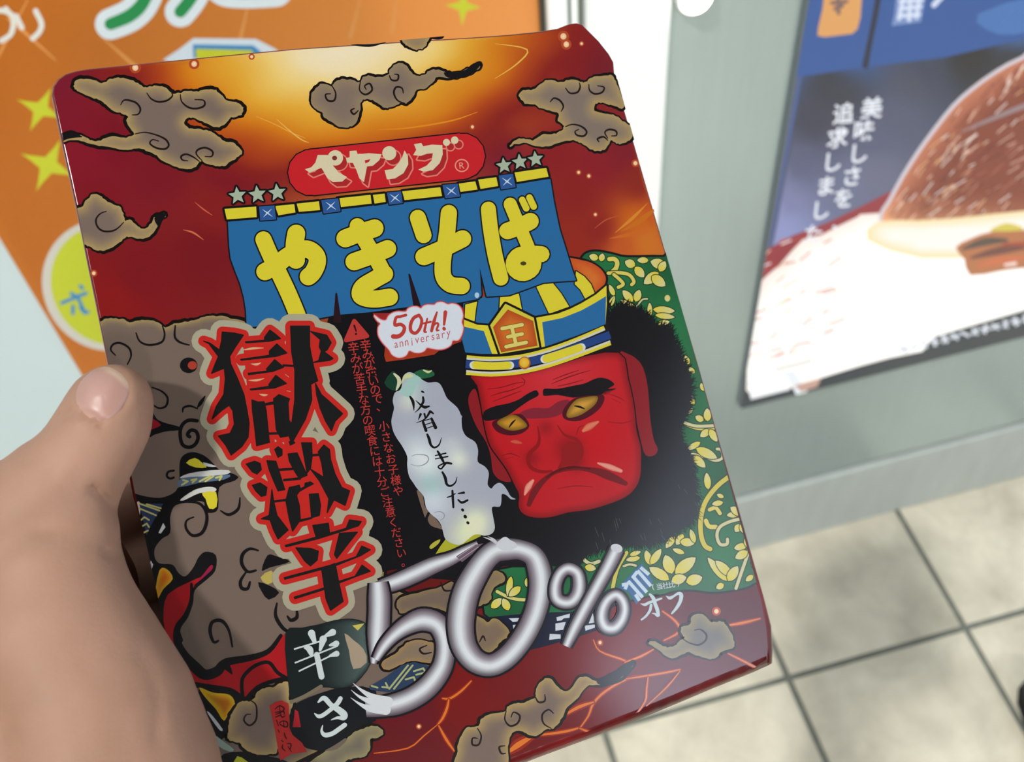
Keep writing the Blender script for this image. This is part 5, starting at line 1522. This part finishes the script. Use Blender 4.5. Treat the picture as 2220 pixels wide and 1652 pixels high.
# ---------------------------------------------------------------- printing of the orange poster
PA.gain = POSTER_GAIN
PA.part('poster_print', 'orange ground with pale rays')
PC = np.array(PCLIP)
PA.grad(PC, lambda q, d: np.array((206, 122, 40))[None] + np.clip((q[:, :1] - 500) / 700, -0.6, 1) * np.array((30, 32, 40))[None], 60, 0)
for s_ in ("p|60,0 -40,190", "p|220,80 300,150", "p|540,0 520,90", "p|780,0 760,80", "p|860,0 850,70", "p|120,130 20,40"):
    z_, q_ = s_.split('|'); PA.stroke(pts(z_, q_), [3, 10], (222, 150, 78), smooth=0)
PA.part('lettering_print', 'green letters with a thick white edge at the top')
GL = [("1010,-30 960,50 880,115 760,165", [26, 28, 28, 26]), ("1330,-40 1290,20 1240,80", [26, 26, 26]), ("1510,-90 1560,-60 1700,-50 1900,-60", 26)]
for s_, w_ in GL: PA.stroke(pts('A', s_), [q + 42 for q in w_] if not np.isscalar(w_) else w_ + 42, (226, 238, 244), smooth=4, up=False)
PA.flush()
for s_, w_ in GL: PA.stroke(pts('A', s_), w_, (26, 146, 78), smooth=4, up=False)
PA.flush()
PA.part('lettering_print', 'white katakana at the upper left')
for s_ in ("-30,75 30,75 85,110 90,180 70,240 10,280", "40,60 55,80", "110,110 150,190", "245,75 285,160 270,220 225,265"):
    PA.stroke(pts('A', s_), 12, (226, 226, 218), smooth=4)
PA.part('box_motif_print', 'yellow and blue box shape with a pale edge')
PA.fill(pts('A', "1120,410 1230,340 1330,262 1760,268 1900,340 1960,420 1400,520"), (214, 228, 238), 0)
PA.fill(pts('A', "1330,400 1325,305 1740,312 1790,350 1800,420"), (60, 140, 196), 0)
PA.fill(pts('A', "1350,420 1345,336 1730,345 1760,430"), (200, 206, 36), 0)
def spark(cx, cy, rx_, ry_, a):
    p = []
    for i in range(8):
        t = a + i * PI / 4
        k = 1.0 if i % 2 == 0 else 0.30
        p.append((cx + rx_ * k * math.cos(t), cy + ry_ * k * math.sin(t)))
    return np.array(p)
for cx, cy, rx_, ry_, a in ((88, 237, 56, 52, .42), (105, 358, 66, 62, .42), (1004, 14, 40, 44, 0.06)):
    PA.part('star_print'); PA.fill(spark(cx, cy, rx_, ry_, a), (198, 204, 44), 2)
PA.part('round_badge_print', 'yellow disc with a white rim and blue katakana')
PA.ell((232, 618), 146, 138, (208, 206, 196), ang=0.9, n=60)
PA.ell((238, 618), 134, 124, (196, 206, 44), ang=0.9, n=60)
for s_ in ("735,535 820,500 920,460 1030,415", "850,420 930,470 1010,640", "870,570 870,660", "960,590 1010,650 1050,640", "960,330 985,360"):
    PA.stroke(pts('E', s_), 7.5, (40, 136, 196), smooth=0)
PA.done()

# ---------------------------------------------------------------- film of the lit sign
SA.gain = SIGN_GAIN
SA.part('sign_print', 'photograph of glazed meat under a dark blue band')
SC_ = np.array([[1760,0,42,84,150],[1700,120,46,88,152],[1660,160,60,80,140],[1850,120,44,84,150],[2000,60,46,86,152],[2200,40,64,112,180],[2200,150,40,40,46],[2000,150,52,58,80],[1800,180,44,46,58],[1760,260,52,54,72],
 [1730,350,84,88,118],[1700,430,120,124,164],[1690,500,140,148,196],[1830,200,50,52,66],[1900,300,84,88,116],[1980,180,70,74,92],[1850,400,104,110,140],[1900,380,104,106,130],[2100,120,34,30,34],[1950,250,80,84,108]], float)
def signbg(q, d):
    w = 1.0 / (((q[:, None, :] - SC_[None, :, :2]) ** 2).sum(2) + 500.0) ** 1.8
    return (w @ SC_[:, 2:]) / w.sum(1)[:, None]
SA.grad(np.array(SCLIP), signbg, 26, 0)
SA.fill(pts('p', "1600,-200 2500,-200 2500,40 2220,84 2050,124 1870,146 1735,166 1600,200"), (42, 84, 152), 0)
SA.stroke(pts('p', "1912,-60 1900,20 1886,90 1876,142"), [12, 13, 12, 14], (30, 36, 58))
SA.fill(pts('p', "2120,30 2260,-10 2320,40 2200,75 2140,65"), (66, 112, 178), 2)
SA.fill(pts('X', "850,-80 1110,-80 1095,120 1075,200 1040,232 850,255 800,245 805,190 835,60"), (222, 160, 92), 1)
for s_ in ("900,20 1000,10", "940,-40 945,90", "970,40 920,60"): SA.stroke(pts('X', s_), 9, (128, 98, 92), smooth=0)
SA.fill(pts('X', "1345,-60 1550,-60 1510,150 1310,178 1330,90"), (120, 146, 196), 1)
for s_ in ("1370,10 1520,0", "1370,60 1510,45", "1360,110 1500,100", "1440,-40 1430,140", "1390,-20 1360,130", "1500,-20 1480,120"): SA.stroke(pts('X', s_), 8, (214, 224, 244), smooth=0)
SA.stroke(pts('X', "1660,-30 1600,35"), 12, (206, 216, 240), smooth=0)
# lacquer red bowl, white glow, rice and glazed dome
SA.fill(pts('p', "1600,580 1664,540 1720,510 1800,480 1870,446 1932,414 1960,440 1960,700 1580,760"), (150, 50, 58), 1)
SA.grad(pts('p', "1570,860 1600,700 1640,620 1690,575 1740,520 1780,510 1860,470 1930,460 2500,420 2500,760 1640,870 1600,880"), lambda q, d: np.array((252, 236, 226))[None] + np.clip((d - 6) / 40, 0, 1)[:, None] * np.array((22, 36, 40))[None], 26, 2)
rs = random.Random(11)
for k in range(60):
    x = rs.uniform(1610, 1800); y = 880 - (x - 1600) * 0.55 - rs.uniform(40, 330)
    if y < 500 or y > 800: continue
    L = rs.uniform(14, 40); a = -0.5 + rs.uniform(-.3, .3)
    c = rs.choice(((206, 108, 96), (250, 240, 236), (254, 246, 240), (178, 78, 74), (236, 190, 160)))
    SA.stroke(np.array(((x, y), (x + L * math.cos(a), y + L * math.sin(a)))), [3, rs.uniform(8, 16), 3], c, smooth=0, up=False)
SA.flush()
SA.part('dish_print', 'glazed brown dome of sliced meat')
DOME = pts('p', "2330,90 2220,128 2160,160 2110,196 2070,232 2030,282 1995,330 1960,385 1930,440 1912,470 1930,500 2000,520 2200,540 2420,540")
SA.stroke(DOME, 16, (214, 206, 214), closed=True, smooth=2)
SA.grad(DOME, lambda q, d: np.array((196, 120, 88))[None] + np.clip(d / 60, 0, 1)[:, None] * np.array((-64, -58, -46))[None] + np.clip((q[:, 1:] - 420) / 100, 0, 1) * np.array((80, 90, 70))[None], 24, 2)
DM = catmull(DOME, 2)
lo_, hi_ = DM.min(0), np.minimum(DM.max(0), (2300, 540))
k = 0
while k < 330:
    q = np.array((rs.uniform(lo_[0], hi_[0]), rs.uniform(lo_[1], hi_[1])))
    if not inside(DM, q[None])[0]: continue
    dd = edge_dist(DM, q[None])[0]
    if dd < 12: continue
    k += 1
    L = rs.uniform(12, 44)
    a = -0.98 + 0.35 * min(dd / 120, 1) + rs.uniform(-.22, .22)
    c = rs.choice(((246, 206, 182), (212, 146, 116), (122, 54, 42), (98, 44, 40), (250, 230, 216), (156, 82, 60), (108, 50, 48), (232, 178, 128), (246, 236, 226)) if dd < 110 else ((196, 132, 108), (122, 54, 42), (92, 40, 38), (150, 84, 66), (112, 56, 52), (222, 178, 158), (170, 100, 80)))
    h_ = np.array((math.cos(a), math.sin(a))) * L / 2
    SA.stroke(np.array((q - h_, q + h_)), [2, rs.uniform(4, 11), 2], c, smooth=0, up=False)
SA.flush()
SA.stroke(pts('p', "2085,286 2140,262 2230,226 2330,190"), [3, 8, 12, 14], (150, 128, 130))
SA.grad(pts('p', "1880,520 1905,480 1990,478 2100,470 2240,455 2400,450 2400,560 2150,555 2000,560"), lambda q, d: np.array((250, 226, 170))[None] + np.clip(d / 24, 0, 1)[:, None] * np.array((8, 22, 70))[None], 18, 2)
SA.fill(pts('Y', "1750,180 1850,120 2000,70 2220,60 2400,40 2400,320 2220,320 2060,340 1850,370 1810,260"), (184, 116, 74), 2)
for s_, c_ in (("1800,190 1950,140 2100,130", (92, 76, 66)), ("1860,250 2050,200 2220,180", (118, 70, 62)), ("2000,60 2100,40 2200,50", (216, 200, 84)), ("1900,310 2050,270 2220,250", (206, 112, 72)), ("2090,300 2160,290", (248, 222, 210)), ("2080,160 2250,150", (170, 70, 52))):
    SA.stroke(pts('Y', s_), [6, 18, 8], c_)
SA.part('lettering_print', 'white vertical Japanese lettering')
def vcol(txt, path, s0, s1):
    p = np.array(path, float)
    seg = np.r_[0, np.cumsum(np.hypot(*np.diff(p, axis=0).T))]
    for i, ch in enumerate(txt):
        t = seg[-1] * i / (len(txt) - 1)
        SA.text(ch, np.interp(t, seg, p[:, 0]), np.interp(t, seg, p[:, 1]), s0 + (s1 - s0) * i / len(txt), (236, 240, 248), ang=-0.1, off=.02, shear=.2, up=False)
    SA.flush()
vcol('美味しさを、', ((1890, 234), (1868, 295), (1858, 347), (1843, 396), (1826, 436), (1826, 480)), 48, 44)
vcol('追求しました', ((1829, 246), (1815, 300), (1803, 355), (1790, 405), (1779, 455), (1764, 507)), 47, 43)
SA.part('caption_strip_print', 'dark strip along the lower edge with pale lettering')
SA.fill(pts('p', "1580,770 1621,768 1618,846 1634,862 1700,846 1760,826 1804,812 1870,792 1930,776 2000,762 2023,731 2100,708 2220,673 2500,592 2500,700 2220,780 1580,930"), (50, 58, 64), 0)
SA.part('pale_block_print')  # pale shapes on the strip from here on, not made out
SA.fill(pts('p', "1619,828 1702,808 1712,845 1628,866"), (250, 252, 252), 1)
SA.part('pale_smear_print')
SA.fill(pts('p', "1700,806 1722,803 1762,870 1738,878"), (236, 242, 246), 1)
SA.part('pinkish_patch_print')
SA.fill(pts('p', "1722,836 1780,820 1772,838 1738,850"), (200, 160, 146), 1)
SA.part('rule_print')
SA.stroke(pts('p', "1680,802 1760,782"), 3, (120, 116, 110), smooth=0)
SA.part('caption_print', 'pale blurred lettering on the dark strip')
for k in range(16):
    x = 1960 + k * 22; y = 757 - (x - 1960) * 0.247
    for j in range(3):
        a = rs.uniform(0, PI)
        SA.stroke(np.array(((x - 8 * math.cos(a), y - 8 * math.sin(a)), (x + 8 * math.cos(a), y + 8 * math.sin(a)))), 5.5, (216, 222, 232), smooth=0, up=False)
SA.flush()
SA.done()

# ---------------------------------------------------------------- small things around
wl = wall_hit(1516, 6, 0.03)
fit = empty('glowing_disc', (wl[0], YW - 0.0142, wl[2]), AXW)  # round white spot of the panel, built as a glowing disc
tag(fit, 'small round glowing disc on the steel panel above the box', 'lamp')
def disc(name, prof, mat, par):
    bm = bmesh.new(); prev = None
    for k in range(33):
        a_ = 2 * PI * k / 32
        cur = [bm.verts.new((q * math.cos(a_), q * math.sin(a_), h)) for q, h in prof]
        if prev:
            for q in range(len(prof) - 1): bm.faces.new((prev[q], cur[q], cur[q + 1], prev[q + 1]))
        prev = cur
    bmesh.ops.remove_doubles(bm, verts=bm.verts[:], dist=1e-6)
    bmesh.ops.recalc_face_normals(bm, faces=bm.faces[:])
    return bm_obj(name, bm, mat, par, True)
disc('bezel', [(0.017, 0.0003), (0.017, 0.007), (0.0155, 0.009), (0.014, 0.007), (0.014, 0.0003)], M_RING, fit)
disc('diffuser', [(0.0139, 0.005), (0.0135, 0.011), (0.010, 0.015), (0.0003, 0.0165)], M_DIFF, fit)

# toe of a black shoe at the lower right corner of the picture
sp_ = floor_hit(2216, 1660)
M_SHOE = simple_mat('black_leather', (20, 19, 20), 0.4)
M_SOLE = simple_mat('black_rubber', (12, 12, 13), 0.8)
shoe = empty('shoe', (sp_[0] + 0.078, sp_[1] + 0.02, 0.0))
tag(shoe, 'black shoe standing on the tiles at the lower right corner', 'shoe')
def shoe_ring(y, w, h0, h1, n=20):
    return [(w * math.cos(2 * PI * k / n) * (1 - 0.0), y, (h0 + h1) / 2 + (h1 - h0) / 2 * math.sin(2 * PI * k / n)) for k in range(n)]
def loft(name, rings_, mat, par):
    bm = bmesh.new(); R = [[bm.verts.new(v) for v in r_] for r_ in rings_]
    n_ = len(R[0])
    for a_ in range(len(R) - 1):
        for k in range(n_): bm.faces.new((R[a_][k], R[a_][(k + 1) % n_], R[a_ + 1][(k + 1) % n_], R[a_ + 1][k]))
    bm.faces.new(R[0][::-1]); bm.faces.new(R[-1])
    bmesh.ops.recalc_face_normals(bm, faces=bm.faces[:])
    return bm_obj(name, bm, mat, par, True)
loft('upper', [shoe_ring(y, w, 0.008, h) for y, w, h in ((0.085, 0.010, 0.028), (0.078, 0.024, 0.040), (0.06, 0.037, 0.048), (0.03, 0.045, 0.056), (-0.02, 0.047, 0.068), (-0.08, 0.042, 0.09), (-0.12, 0.038, 0.105), (-0.18, 0.034, 0.10), (-0.2, 0.02, 0.08))], M_SHOE, shoe)
loft('sole', [shoe_ring(y, w, 0.0008, 0.016) for y, w in ((0.088, 0.012), (0.08, 0.027), (0.06, 0.041), (0.03, 0.048), (-0.02, 0.050), (-0.08, 0.044), (-0.14, 0.040), (-0.18, 0.037), (-0.203, 0.022))], M_SOLE, shoe)
